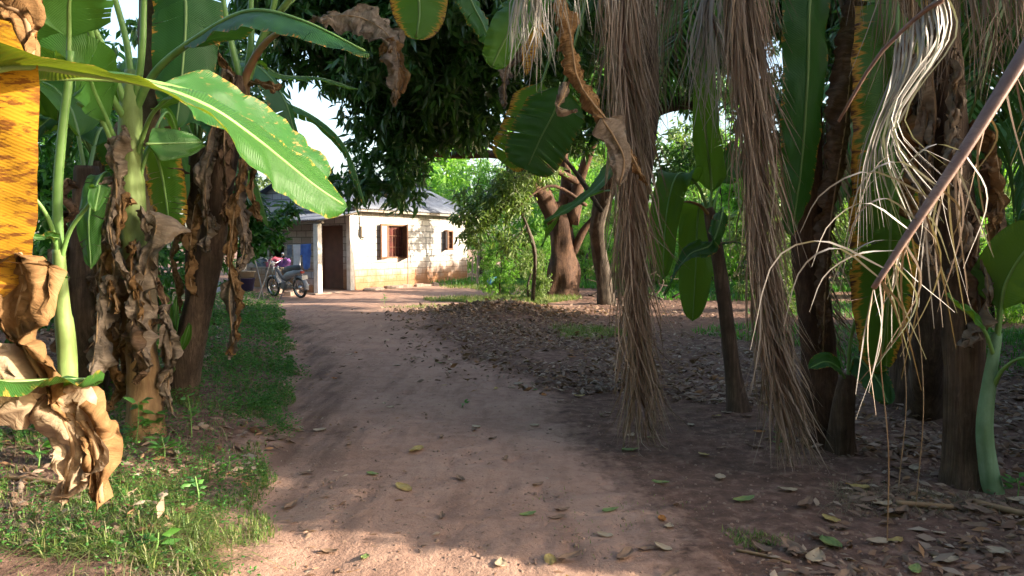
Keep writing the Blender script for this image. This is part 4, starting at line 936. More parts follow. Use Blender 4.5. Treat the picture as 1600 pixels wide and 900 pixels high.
# fruit tree / vegetation behind banana plants at left
def gtree(name, label, x, y, h, r, n, L, mat, seed, group, Wr=.35, bark='bark_dark', low=.35, twigs=14, tr=.12, per=11):
    z0 = gz(x, y); b = Vector((x, y, z0)); rnd = random.Random(seed)
    bl = []
    for i in range(6):
        a = rnd.uniform(0, 6.28); q = rnd.uniform(.2, .75)*r
        zz = z0+h*(low+(1-low)*(i+.5)/6*.95)
        bl.append(((x+math.cos(a)*q, y+math.sin(a)*q, zz), (r*rnd.uniform(.5, .75), r*rnd.uniform(.5, .75), h*(1-low)*rnd.uniform(.2, .32))))
    return make_tree(name, label, 'tree', b, ([b-Vector((0,0,.1)), b+Vector((rnd.uniform(-.2,.2), 0, h*.3)), b+Vector((rnd.uniform(-.4,.4), rnd.uniform(-.3,.3), h*.6)), b+Vector((rnd.uniform(-.4,.4), 0, h*.85))], [tr, tr*.8, tr*.6, tr*.25]),
              bl, n, per, L, M[mat], M[bark], Wr=Wr, seed=seed, twigs=twigs, group=group, thr=-.12)
LG = 'trees behind the banana plants on the left'
gtree('leafy_tree', 'dark leafy tree behind the squat banana trunk at the far left', -8.5, 13.5, 5.2, 2.0, 560, .24, 'shrub_leaf', 31, LG, low=.05)
gtree('leafy_tree', 'dark leafy tree between the leaning banana plant and the porch, far side of the verge', -7.2, 16.0, 4.0, 1.5, 330, .22, 'shrub_leaf', 33, LG, low=.05)
gtree('leafy_tree', 'tall leafy tree left of the house behind the banana leaves', -11.5, 21, 5.4, 2.8, 700, .27, 'shrub_leaf', 35, LG, low=.05)
gtree('leafy_tree', 'low leafy tree at the left edge behind the yellow banana leaf', -6.6, 9.2, 4.6, 1.6, 400, .22, 'shrub_leaf', 37, LG, low=.05)
# bright thicket behind the yard, right of the house: every tree its own
BG = 'sunlit trees and bushes behind the yard'
protos = []
world_parts = True
protos.append(gtree('thicket_tree', 'sunlit broad leafed tree right behind the blue bucket', 1.0, 33, 6.0, 2.5, 540, .30, 'lit_leaf', 41, BG, low=.04))
protos.append(gtree('thicket_tree', 'feathery yellow green tree behind the forked mango trunk', 5.0, 31, 5.2, 2.3, 580, .24, 'lit_leaf', 43, BG, Wr=.2, low=.04))
protos.append(gtree('thicket_tree', 'darker olive tree behind the slender banana plant', 9.0, 27, 5.0, 2.3, 500, .26, 'olive_leaf', 45, BG, low=.04))
spots = [(-1.5,38,1.15,1,'pale green tree rising behind the roof of the house, left one'), (4.0,42,1.35,0,'tall bright tree far behind the mango trunk'), (9.5,37,1.35,1,'bright tree seen between the two hanging dead fronds'), (13.5,31,1.2,0,'leafy tree far behind the right hanging frond'),
         (7.6,22,.62,2,'low olive bush left of the slender banana plant'), (-5.0,44,1.6,0,'tall hazy tree behind the left end of the roof'), (16.5,26,1.15,1,'bright bush behind the thick right trunk'), (12.6,21.5,.6,2,'shadowed olive tree behind the scorched banana leaf'),
         (17.5,33,1.3,2,'olive tree at the far right behind the sucker'), (2.6,27.5,.50,1,'small feathery bush beside the foot of the mango tree'), (4.6,25.5,.42,0,'round bush just right of the mango trunk'), (11.0,44,1.5,2,'distant olive tree over the right thicket'), (20,40,1.6,0,'distant bright tree beyond the right edge of the yard'),
         (-11,38,1.0,2,'olive tree behind the left wall of the house'), (-17,31,1.4,0,'tree far left behind the banana clump'), (-14.5,14,1.0,1,'feathery tree at far left behind banana trunks'), (.2,30,.34,2,'knee high bush by the wooden posts'), (14.6,18.2,.5,1,'sunlit bush at the right edge behind the palm fronds'), (9.3,15.2,.36,0,'small leafy bush behind the thick right trunk'),
         (3.3,29.5,.55,2,'dim olive bush behind the dead branches'), (6.2,25.5,.5,1,'feathery bush left of the slender banana plant, behind the left frond'), (8.3,24.5,.5,0,'leafy bush between the slender plant and the right frond'), (10.6,23.0,.5,2,'olive bush right behind the right hanging frond'), (9.8,19.5,.36,1,'small feathery bush in front of the olive one, right'),
         (12.8,24.5,.6,0,'tall leafy bush behind the palm trunk'), (7.2,28.5,.8,0,'broad leafed tree right of the mango trunk'), (-.6,27.6,.26,0,'small bush at the right corner of the house'), (2.0,37,1.3,2,'olive tree filling the gap left of the mango fork'), (6.5,17.8,.28,2,'low olive bush under the slender banana leaves'), (.45,21.6,.27,2,'knee high bush at the foot of the slim drooping tree'), (-.35,23.0,.22,0,'small round bush on the yard grass left of the mango trunk'), (1.0,24.5,.36,1,'feathery bush just behind the left side of the mango trunk'), (11.6,17.8,.45,0,'leafy bush behind the scorched leaf')]
for x, y, s, k, lab in spots:
    o = copy_tree(protos[k], label=lab)
    p0 = protos[k].location
    o.location = (x, y, gz(x, y)); o.rotation_euler.z = random.uniform(0, 6.28); o.scale = (s, s, s*random.uniform(.9, 1.1))
# unseen grove trees placed to shade the track (low sun from the right)
OG = 'unseen grove trees placed for shade'
gp = gtree('unseen_grove_tree', 'dense round crowned grove tree out of view, placed for its shade', 10.6, 5.6, 9.2, 2.3, 1700, .34, 'mango_leaf', 51, OG, low=.0, Wr=.42, twigs=20, tr=.18)
gpos = [(11.0,3.7,.85), (11.0,8.6,1.0), (11.4,11.0,1.0), (11.8,11.9,.85), (13.8,6.4,1.1), (14.4,10.4,1.1), (15.5,11.0,1.0), (5.0,-7.5,1.1), (1.0,-6.5,1.15), (-3.5,-7,1.15), (-7.5,-4,1.15), (-8.5,.5,1.0), (-8.8,5,.9), (2,-11,1.4), (-4,-11,1.4), (8.5,-9,1.3)]  # trees behind the camera and on the left added to cut sky light
for i, (x, y, s) in enumerate(gpos):
    o = copy_tree(gp); o.location = (x, y, 0); o.rotation_euler.z = i*1.7; o.scale = (s, s, s*1.3)
gb = gtree('unseen_shade_bush', 'unseen dense bush right of the track, added to shade the foreground', 6.3, 3.15, 3.0, .85, 1000, .16, 'mango_leaf', 53, 'unseen bushes added to shade the foreground', low=.0, Wr=.45, twigs=8, tr=.05)  # unseen bushes added to shade the near track and bound its sunlit strip
for i, (x, y, s) in enumerate([(6.3,2.2,1.0), (6.4,4.2,1.0), (6.3,5.3,1.0), (6.5,6.4,1.0), (7.2,3.5,.97), (7.3,4.7,1.0), (3.4,3.1,.42)]):
    o = copy_tree(gb); o.location = (x, y, 0); o.rotation_euler.z = 1+i*1.7; o.scale = (s, s, s)
# ------------------------------------------------------------------ house (local frame: x along the sunlit wall, y along the porch wall)
HA = math.atan2(.862, .507); HZ = .12
H = Vector((-4.97, 24.8, HZ))
HG = None
house = empty('block_house', H, 'single storey concrete block house with grey tin roof and porch, end of the track', 'house', rz=HA)
world_parts = False
LX, LY, WH, TH = 6.4, 5.0, 2.70, .16
def wall_open(m, L, h, ops, along='x', off=0., out=-1):
    """wall strip with rectangular openings, as butted boxes"""
    cuts = sorted(set([0, L]+[v for o in ops for v in o[:2]]))
    for a, b in zip(cuts[:-1], cuts[1:]):
        zs = [(0, h)]
        for o in ops:
            if o[0] <= a and o[1] >= b: zs = [(0, o[2]), (o[3], h)]
        for z0, z1 in zs:
            if z1-z0 < .01: continue
            if along == 'x': m.box((a, off, z0-.25 if z0 == 0 else z0), (b, off+TH, z1))
            else: m.box((off, a, z0-.25 if z0 == 0 else z0), (off+TH, b, z1))
m = MB(); wall_open(m, LX, WH, [(1.63, 2.65, .98, 2.12), (4.92, 5.46, 1.25, 1.98)]); m.build('front_wall', M['block'], house)
m = MB(); wall_open(m, LY-TH, WH, [(.45-TH, 1.35-TH, .02, 2.05), (2.9, 3.6, .95, 1.9)], 'y', 0); o = m.build('porch_wall', M['block'], house); o.location.y = TH
m = MB(); m.box((TH, LY-TH, -.2), (LX, LY, WH)); m.box((LX-TH, TH, -.2), (LX, LY-TH, WH)); m.box((TH,TH,-.02),(LX-TH,LY-TH,.02)); m.build('back_wall', M['block'], house)
RH = 1.08
for x0 in (0, LX-TH):
    m = MB(); y0, y1, ym = 0, LY, LY/2
    m.add([(x0,y0,WH),(x0,y1,WH),(x0,ym,WH+RH),(x0+TH,y0,WH),(x0+TH,y1,WH),(x0+TH,ym,WH+RH)], [(0,1,2),(3,5,4),(0,3,4,1),(1,4,5,2),(2,5,3,0)])
    m.build('gable', M['block_grey'], house)
def corrugated(p0, ux, uy, L, W, pitch=.09, amp=.018, jag=.03):
    """sheet starting at p0, corrugation runs along uy, waves along ux"""
    ux = Vector(ux).normalized(); uy = Vector(uy).normalized(); nn = ux.cross(uy)
    n = int(L/pitch*6); V = []; Q = []
    for i in range(n+1):
        a = i/n*L; z = amp*math.sin(a/pitch*2*math.pi); k = int(a/.85)
        e = jag*((k*7919 % 13)/13-.5); lift = .006*(k % 2)
        for j in range(5):
            b = W*j/4+(e if j == 0 else 0)
            q = Vector(p0)+ux*a+uy*b+nn*(z+lift); V.append(q)
    for i in range(n):
        for j in range(4): c = i*5+j; Q.append((c, c+5, c+6, c+1))
    mm = MB(); mm.add(V, Q); return mm
def roofpart(name, mm):
    o = mm.build(name, M['tin'], house, smooth=True); s = o.modifiers.new('Solidify', 'SOLIDIFY'); s.thickness = .006; return o
sl = math.atan2(RH, LY/2); ov = .38
wdt = (LY/2+ov)/math.cos(sl)
roofpart('roof_sheet', corrugated((-.30, -ov, WH+.03-ov*math.tan(sl)), (1,0,0), (0,math.cos(sl),math.sin(sl)), LX+.6, wdt))
roofpart('roof_sheet', corrugated((LX+.30, LY+ov, WH+.03-ov*math.tan(sl)), (-1,0,0), (0,-math.cos(sl),math.sin(sl)), LX+.6, wdt))
m = MB(); m.tube([(-.32,LY/2,WH+RH+.045),(LX+.32,LY/2,WH+RH+.045)], .06, 8); m.build('ridge_cap', M['tin'], house)
m = MB()
for y in (-ov+.06, -.05): m.box((-.25, y, WH+.0-(-y)*math.tan(sl)-.09), (LX+.25, y+.05, WH-(-y)*math.tan(sl)-.015))
m.build('eave_beam', M['wood_grey'], house)
# porch roof: slopes down from the porch wall towards the viewer
pz0, pz1, pw = 2.10, 2.46, 1.85
psl = math.atan2(pz1-pz0, pw)
roofpart('porch_roof', corrugated((-pw, LY+.2, pz0+.05), (0,-1,0), (math.cos(psl),0,math.sin(psl)), LY+.55, pw/math.cos(psl)-.03))
m = MB()
m.box((-1.66, -.25, pz0-.045), (-1.56, LY, pz0+.02))
for y in (-.2, 1.6, 3.4, 4.9):
    m.add([(-1.8,y,pz0-.035+.045),(-1.8,y+.05,pz0-.035+.045),(-.02,y+.05,pz1-.04),(-.02,y,pz1-.04),(-1.8,y,pz0+.04),(-1.8,y+.05,pz0+.04),(-.02,y+.05,pz1+.02),(-.02,y,pz1+.02)], [(0,1,2,3),(7,6,5,4),(0,4,5,1),(1,5,6,2),(2,6,7,3),(3,7,4,0)])
m.build('porch_beam', M['wood_grey'], house)
for x, y in ((-1.60, -.02), (-1.60, 3.2)):
    m = MB(); m.box((x-.09, y-.09, -.25), (x+.09, y+.09, pz0-.05)); m.build('porch_post', M['white'], house, bevel=.012)
m = MB(); m.box((-.20, -.03, -.25), (-.005, .13, 2.42)); m.build('porch_post', M['white'], house, bevel=.01)
# low block wall of the porch, left of the post
m = MB(); m.box((-1.66, .12, -.25), (-1.52, .95, .62)); m.build('porch_parapet', M['block_grey'], house)
m = MB(); m.box((.05, .48, .03), (.10, 1.32, 2.03)); dr = m.build('door', M['wood_door'], house, bevel=.005)
m = MB(); m.box((.035, .455, .02), (.12, .495, 2.045)); m.box((.035, 1.305, .02), (.12, 1.345, 2.045)); m.build('door_frame', M['wood'], dr)
m = MB(); m.box((-1.85, -.15, -.3), (-.005, LY, .0)); m.build('porch_floor', M['stone'], house, bevel=.02)
# window 1 with opened casements, bars and a red curtain
def window(x0, x1, z0, z1, left_open, right_open, bars=5):
    m = MB(); f = .055
    m.box((x0, -.02, z0), (x0+f, TH-.03, z1)); m.box((x1-f, -.02, z0), (x1, TH-.03, z1)); m.box((x0+f, -.02, z0), (x1-f, TH-.03, z0+f)); m.box((x0+f, -.02, z1-f), (x1-f, TH-.03, z1))
    w = m.build('window', M['wood'], house)
    m = MB()
    for i in range(bars):
        x = x0+f+(x1-x0-2*f)*(i+1)/(bars+1); m.tube([(x, .07, z0+f), (x, .07, z1-f)], .008, 6)
    for k in (.33, .66): m.tube([(x0+f, .07, z0+(z1-z0)*k), (x1-f, .07, z0+(z1-z0)*k)], .008, 6)
    m.build('window_bars', M['wood'], w)
    for opened, xh, sg in ((left_open, x0, 1), (right_open, x1, -1)):
        if opened is None: continue
        a = R(opened); L = (x1-x0)*.5
        u = Vector((sg*math.cos(a), -math.sin(a), 0)); n = Vector((-u.y, u.x, 0))*.02
        def quadbox(m, a0, a1, zz0, zz1, tk=1.0):
            P = [Vector((xh, -.022, 0))+u*a0, Vector((xh, -.022, 0))+u*a1]
            v = [(P[0]-n*tk).to_tuple()[:2], (P[1]-n*tk).to_tuple()[:2], (P[1]+n*tk).to_tuple()[:2], (P[0]+n*tk).to_tuple()[:2]]
            m.add([(x, y, zz0) for x, y in v]+[(x, y, zz1) for x, y in v], [(0,3,2,1),(4,5,6,7),(0,1,5,4),(1,2,6,5),(2,3,7,6),(3,0,4,7)])
        m = MB(); quadbox(m, 0, .06, z0, z1); quadbox(m, L-.06, L, z0, z1); quadbox(m, .06, L-.06, z0, z0+.07); quadbox(m, .06, L-.06, z1-.07, z1)
        sh = m.build('shutter', M['wood'], w)
        m = MB(); quadbox(m, .06, L-.06, z0+.07, z1-.07, .3); m.build('pane', M['glass'], sh)
    return w
w1 = window(1.63, 2.65, .98, 2.12, 166, 42)
V = []; Q = []
for i in range(41):
    x = 1.72+.84*i/40
    for j in range(9): V.append((x, .13+.02*math.sin(i*1.4), .98+1.05*j/8))
for i in range(40):
    for j in range(8): c = i*9+j; Q.append((c, c+9, c+10, c+1))
m = MB(); m.add(V, Q); m.build('curtain', M['red_cloth'], w1, smooth=True)
w2 = window(4.92, 5.46, 1.25, 1.98, 120, None, 3)
m = MB(); m.box((.28, -.10, 1.68), (.50, -.004, 2.02)); eb = m.build('meter_box', M['beige'], house, bevel=.008)
m = MB(); m.tube([(.26,-.02,2.3),(.26,-.02,2.0),(.22,-.02,1.75),(.30,-.02,1.62),(.40,-.02,1.60)], .012, 6); m.build('cable', M['black'], house)
m = MB(); m.tube([(2.72,-.02,0),(2.72,-.02,.9)], .01, 6); m.build('downpipe', M['wood_grey'], house)
m = MB()
world_parts = True
ca, sa_ = math.cos(HA), math.sin(HA)
def hw(x, y, z=0): return Vector((H.x+x*ca-y*sa_, H.y+x*sa_+y*ca, z))
# stone slabs along the foot of the sunlit wall
SG = 'stones along the foot of the house wall'
for i in range(13):
    x = .25+i*.5+random.uniform(-.1, .1); yy = -.30-random.uniform(0, .2)
    p = hw(x, yy); z = gz(p.x, p.y)
    m = MB(); k = 9; w, d, h = random.uniform(.2, .38), random.uniform(.12, .2), random.uniform(.05, .10)
    ring = [(math.cos(6.283*j/k)*w*random.uniform(.8, 1.1), math.sin(6.283*j/k)*d*random.uniform(.8, 1.1)) for j in range(k)]
    vs = [(a, b2, -.05) for a, b2 in ring]+[(a*1.02, b2*1.02, h*.7) for a, b2 in ring]+[(a*.8, b2*.8, h+random.uniform(-.01, .01)) for a, b2 in ring]
    fs = [(r_0*k+j, r_0*k+(j+1) % k, (r_0+1)*k+(j+1) % k, (r_0+1)*k+j) for r_0 in (0, 1) for j in range(k)]+[tuple(range(2*k, 3*k))]
    m.add(vs, fs); o = m.build('stone_slab', M['stone']); o.location = (p.x, p.y, z); o.rotation_euler = (random.uniform(-.1, .1), random.uniform(-.1, .1), HA+random.uniform(-.3, .3))
    tag(o, 'flat reddish stone lying at the foot of the sunlit house wall', 'stone', SG)
# ------------------------------------------------------------------ motorcycle
def motorcycle(loc, rz):
    global world_parts
    world_parts = False
    r = empty('motorcycle', loc, 'small silver and black motorcycle parked in front of the porch', 'motorcycle', rz=rz)
    WR = .285; WB = 1.22      # forward = +x
    def wheel(x, w):
        m = MB(); n = 28
        prof = [(WR-.055, -w*.4), (WR-.02, -w*.5), (WR, -w*.2), (WR, w*.2), (WR-.02, w*.5), (WR-.055, w*.4), (WR-.055, -w*.4)]
        m.lathe([(a, b) for a, b in prof], (x, 0, WR), n, 'y'); ty = m.build('wheel', M['black'], r, smooth=True)
        m = MB(); m.lathe([(WR-.058, -w*.3), (WR-.05, -w*.38), (WR-.07, -w*.2), (WR-.07, w*.2), (WR-.05, w*.38), (WR-.058, w*.3)], (x, 0, WR), n, 'y')
        m.lathe([(.0, -.06), (.05, -.06), (.05, .06), (0, .06)], (x, 0, WR), 12, 'y')
        for k in range(18):
            a = k*2*math.pi/18; m.tube([(x+.04*math.cos(a), .03*(-1)**k, WR+.04*math.sin(a)), (x+(WR-.07)*math.cos(a+.2), 0, WR+(WR-.07)*math.sin(a+.2))], .003, 4)
        m.build('rim', M['chrome'], ty, smooth=True)
    wheel(WB/2, .07); wheel(-WB/2, .085)
    def fender(x, a0, a1, w, mat):
        m = MB(); V = []; n = 14
        for i in range(n+1):
            a = R(a0+(a1-a0)*i/n); rr = WR+.035
            for y, q in ((-w, -.025), (-w*.6, 0), (0, .012), (w*.6, 0), (w, -.025)): V.append((x+(rr+q)*math.cos(a), y, WR+(rr+q)*math.sin(a)))
        m.add(V, [(i*5+j, i*5+j+1, i*5+j+6, i*5+j+5) for i in range(n) for j in range(4)])
        o = m.build('fender', mat, r, smooth=True); s = o.modifiers.new('Solidify', 'SOLIDIFY'); s.thickness = .005
    fender(WB/2, 20, 150, .055, M['silver']); fender(-WB/2, 40, 190, .07, M['silver'])
    m = MB()
    for y in (-.07, .07):
        m.tube([(WB/2, y, WR), (WB/2-.12, y, .62), (WB/2-.2, y, .86)], [.016, .02, .02], 8)
    m.build('fork', M['chrome'], r, smooth=True)
    m = MB()
    m.tube([(WB/2-.18, 0, .82), (.15, 0, .52), (-.05, 0, .45), (-.35, 0, .60), (-.62, 0, .70)], [.03, .035, .03, .025, .02], 8)
    for y in (-.08, .08): m.tube([(-.02, y*.6, .36), (-.35, y, .30), (-WB/2, y, WR)], .016, 6); m.tube([(-WB/2, y, WR), (-.52, y, .62)], .02, 8)
    m.build('frame', M['engine'], r, smooth=True)
    m = MB(); m.lathe([(0, -.12), (.09, -.12), (.11, -.05), (.11, .05), (.09, .12), (0, .12)], (.02, 0, .33), 14, 'y'); m.box((.08, -.06, .28), (.30, .06, .40)); m.box((-.14, -.09, .25), (.05, .09, .38))
    m.build('engine', M['engine'], r, bevel=.01)
    # leg shield / body shell
    m = MB(); prof = [(.40, .78, .05), (.36, .60, .10), (.26, .44, .14), (.20, .34, .13)]
    V = []
    for x, z, w in prof: V += [(x+.03, 0, z), (x, w*.7, z), (x-.06, w, z), (x, -w*.7, z), (x-.06, -w, z)]
    m.add(V, [(i*5+a, i*5+b, i*5+5+b, i*5+5+a) for i in range(3) for a, b in ((0, 1), (1, 2), (3, 0), (4, 3))])
    o = m.build('leg_shield', M['silver'], r, smooth=True); s = o.modifiers.new('Solidify', 'SOLIDIFY'); s.thickness = .008
    m = MB(); m.tube([(.05, 0, .56), (-.15, 0, .62), (-.45, 0, .68), (-.74, 0, .74)], [.07, .11, .10, .045], 12, fl=1.0)
    m.build('side_panel', M['silver'], r, smooth=True)
    m = MB(); m.tube([(.10, 0, .70), (-.02, 0, .745), (-.2, 0, .76), (-.45, 0, .79), (-.68, 0, .82), (-.72, 0, .81)], [.05, .10, .125, .115, .09, .05], 12, fl=.4)
    m.build('seat', M['seat'], r, smooth=True)
    m = MB(); m.lathe([(0, .0), (.06, .01), (.085, .05), (.075, .12), (.03, .17), (0, .18)], (WB/2-.28+.18, 0, .93), 16, 'x'); 
    hl = m.build('headlight', M['silver'], r, smooth=True)
    m = MB(); m.tube([(WB/2-.18, -.36, 1.00), (WB/2-.16, -.24, 1.02), (WB/2-.14, -.08, .95), (WB/2-.14, .08, .95), (WB/2-.16, .24, 1.02), (WB/2-.18, .36, 1.0)], .012, 8)
    hb = m.build('handlebar', M['chrome'], r, smooth=True)
    for s in (-1, 1):
        m = MB(); m.tube([(WB/2-.18, s*.26, 1.02), (WB/2-.19, s*.38, 1.0)], .02, 8); m.build('grip', M['black'], hb)
        m = MB(); m.tube([(WB/2-.15, s*.22, 1.02), (WB/2-.16, s*.27, 1.14)], .006, 6); m.lathe([(0, -.012), (.05, -.01), (.05, .008), (0, .01)], (WB/2-.16, s*.30, 1.17), 14, 'x'); m.build('mirror', M['chrome'], r, smooth=True)
    m = MB(); m.box((-.80, -.05, .68), (-.74, .05, .75)); m.build('tail_light', M['redl'], r, bevel=.01)
    m = MB(); m.box((-.86, -.09, .52), (-.85, .09, .63)); m.tube([(-.74, 0, .66), (-.85, 0, .58)], .01, 6); m.build('number_plate', M['white'], r)
    m = MB(); m.tube([(.15, -.10, .30), (-.1, -.13, .25), (-.35, -.15, .27), (-.78, -.15, .34)], [.018, .022, .042, .045], 10); m.build('exhaust', M['chrome'], r, smooth=True)
    m = MB(); m.tube([(0, .10, .25), (-.05, .26, .005)], .012, 6); m.tube([(.0, -.13, .24), (.0, .13, .24)], .01, 6); m.build('kickstand', M['engine'], r)
    m = MB(); V = [( .42, -.10, .84), (.42, .10, .84), (.46, .08, .70), (.46, -.08, .70)]
    m.add(V, [(0, 1, 2, 3)]); 
    for a in (r,):
        pass
    m = MB(); m.box((WB/2-.16, -.10, .66), (WB/2-.145, .10, .84)); m.build('front_panel', M['beige'], r, bevel=.004)
    world_parts = True
    return r
mp = at(449, 455, 22.3); mp.z = gz(mp.x, mp.y)+.01
mc = motorcycle(mp, math.atan2(.62, -.78)); mc.rotation_euler.x = R(-5); mc.scale = (1.02,)*3
# ------------------------------------------------------------------ things under the porch
def on(x, y): p = hw(x, y); return p, .12
PG = None
r = empty('washing_table', hw(-1.15, 2.3, HZ), 'wooden table heaped with pink and purple clothes behind the motorcycle', 'table', rz=HA)
world_parts = False
m = MB(); m.box((-.4, -.7, .70), (.35, .75, .74)); m.build('tabletop', M['wood_grey'], r, bevel=.005)
for x in (-.34, .29):
    for y in (-.62, .67): m = MB(); m.box((x-.03, y-.03, 0), (x+.03, y+.03, .70)); m.build('leg', M['wood_grey'], r)
def heap(name, lab, loc, rx, ry, h, mat, seed):
    n = 26; V = []; 
    for j in range(9):
        f = j/8
        for k in range(n):
            a = 6.283*k/n; q = math.cos(f*math.pi/2)**.6
            nz = 1+.45*mn.noise(Vector((math.cos(a)*1.7, math.sin(a)*1.7, f*2.5+seed)))
            V.append((math.cos(a)*rx*q*nz, math.sin(a)*ry*q*nz, h*math.sin(f*math.pi/2)*(1+.3*mn.noise(Vector((math.cos(a), math.sin(a), seed))))))
    m = MB(); m.add(V, [(j*n+k, j*n+(k+1) % n, (j+1)*n+(k+1) % n, (j+1)*n+k) for j in range(8) for k in range(n)])
    o = m.build(name, M[mat], None, smooth=True); o.location = loc; o.rotation_euler.z = HA; tag(o, lab, 'clothes'); return o
heap('clothes_pile', 'pink heap of clothes on the table behind the motorcycle', hw(-1.2, 2.15, HZ+.74), .26, .30, .30, 'pink_cloth', 1)
heap('clothes_pile', 'purple heap of clothes nearest the hanging shirt', hw(-1.2, 1.75, HZ+.74), .2, .20, .26, 'purple_cloth', 5)
heap('clothes_pile', 'dark grey blue heap of clothes left of the pink one', hw(-1.2, 2.75, HZ+.74), .24, .26, .26, 'grey_cloth', 9)
def tub(name, lab, cat, loc, r0, r1, h, mat):
    m = MB(); m.lathe([(0, .0), (r0, 0), (r1, h), (r1+.015, h), (r1+.015, h-.02), (r1-.012, h-.02), (r0-.01, .015), (0, .015)], (0, 0, 0), 24)
    o = m.build(name, M[mat], None, smooth=True); o.location = loc; return tag(o, lab, cat)
p = hw(-2.15, 2.5); tub('basin', 'dark navy plastic tub on the ground behind the motorcycle', 'tub', (p.x, p.y, gz(p.x, p.y)), .24, .30, .40, 'navy_plastic')
p = hw(-2.15, 2.5); tub('basin', 'beige plastic basin standing in the navy tub', 'basin', (p.x, p.y, gz(p.x, p.y)+.40), .26, .31, .22, 'beige')
p = at(768, 440, 26.5); z = gz(p.x, 26.5)
m = MB(); m.lathe([(0, 0), (.145, 0), (.155, .02), (.15, .12), (.155, .13), (.15, .14), (.16, .30), (.165, .31), (.165, .33), (.15, .33), (.14, .03), (0, .03)], (0, 0, 0), 24)
bk = m.build('bucket', M['blue_plastic'], None, smooth=True); bk.location = (p.x, 26.5, z); tag(bk, 'blue plastic bucket standing beyond the right end of the house', 'bucket')
world_parts = True
# clothes line with a blue shirt and white cloths
l0, l1 = hw(-1.60, .0, HZ+1.50), hw(-1.60, 3.2, HZ+1.36)
m = MB(); m.tube([l0, (l0+l1)/2-Vector((0,0,.06)), l1], .005, 6); tag(m.build('clothes_line', M['wood_grey']), 'thin cord strung between the porch posts', 'clothes line')
def hang(name, lab, y0, y1, L, mat, seed, sleeves=False):
    V = []; Q = []; n, k = 22, 14
    for i in range(n+1):
        f = i/n; y = y0+(y1-y0)*f
        for j in range(k+1):
            d = j/k; zt = 1.50-.04*y-.03
            w = .05*mn.noise(Vector((f*5, d*1.2, seed)))+.025*math.sin(f*17+seed)*d
            ll = L*(1-.25*abs(mn.noise(Vector((f*3, 0, seed+4)))))
            if sleeves and (f < .18 or f > .82): ll *= .45
            V.append(hw(-1.60-w-.01, y, HZ+zt-ll*d))
    for i in range(n):
        for j in range(k): c = i*(k+1)+j; Q.append((c, c+1, c+k+2, c+k+1))
    m = MB(); m.add(V, Q); o = m.build(name, M[mat], None, smooth=True); s = o.modifiers.new('Solidify', 'SOLIDIFY'); s.thickness = .006
    tag(o, lab, 'clothes')
hang('shirt', 'blue shirt hanging from the line beside the white porch post', .22, .66, .78, 'blue_cloth', 3, True)
hang('towel', 'white cloth hanging from the line left of the blue shirt', .68, .98, .72, 'white_cloth', 8)
hang('towel', 'small blue and grey cloth at the left end of the washing', 1.02, 1.22, .42, 'grey_cloth', 12)
# leaning sticks, posts beyond the house
for i, (a, b2) in enumerate((((403,455,21.5),(425,400,22.5)), ((412,456,21.6),(398,405,22.6)))):
    p, q = at(*a), at(*b2); p.z = gz(p.x, p.y); m = MB(); m.tube([p, (p+q)/2+Vector((.02,0,.01)), q], [.022,.02,.014], 7)
    tag(m.build('stick', M['wood_grey']), ('stick leaning right in front of the porch', 'stick leaning left in front of the porch')[i], 'stick')
for i, (px, top, Yd, r0, lab) in enumerate(((746,378,27.5,.055,'thick pale wooden post beside the blue bucket'), (737,398,28.5,.03,'thin pale post at the right corner of the house'), (764,392,30,.035,'wooden post behind the blue bucket'), (795,385,30,.03,'slim post right of the blue bucket'), (812,402,31,.03,'slim leaning post left of the mango trunk'))):
    p = at(px, 440, Yd); p.z = gz(p.x, p.y)-.05; m = MB(); m.tube([p, Vector((p.x+.02, p.y, (p.z+at(px,top,Yd).z)/2)), at(px+2, top, Yd)], [r0, r0*.9, r0*.8], 8, jit=.2)
    tag(m.build('wooden_post', M['wood_grey']), lab, 'post', 'posts beyond the house')
# grey tarpaulin on the ground, left of the motorcycle
n = 16; V = []
for i in range(n+1):
    for j in range(n+1):
        x, y = i/n-.5, j/n-.5; p = hw(-2.6+x*.9, 3.6+y*1.4)
        V.append((p.x, p.y, gz(p.x, p.y)+.38*max(0, 1-(x*x+y*y)*4.3)**.5+.09*mn.noise(Vector((x*6, y*6, 2)))+.01))
m = MB(); m.add(V, [(i*(n+1)+j, i*(n+1)+j+1, (i+1)*(n+1)+j+1, (i+1)*(n+1)+j) for i in range(n) for j in range(n)])
tag(m.build('tarpaulin', M['silver'], None, smooth=True), 'crumpled pale grey tarpaulin over a low heap left of the motorcycle', 'tarpaulin')
# brick/stone blocks lying in front of porch
for i, (x, y) in enumerate(((-2.0, .55), (-2.1, 1.1), (-2.4, .3))):
    p = hw(x, y); m = MB(); m.box((-.2, -.1, -.05), (.2, .1, .12)); o = m.build('concrete_block', M['stone'], None, bevel=.01); o.location = (p.x, p.y, gz(p.x, p.y)); o.rotation_euler.z = HA+random.uniform(-.5, .5)
    tag(o, 'loose concrete block on the ground before the porch', 'concrete block', 'loose concrete blocks')
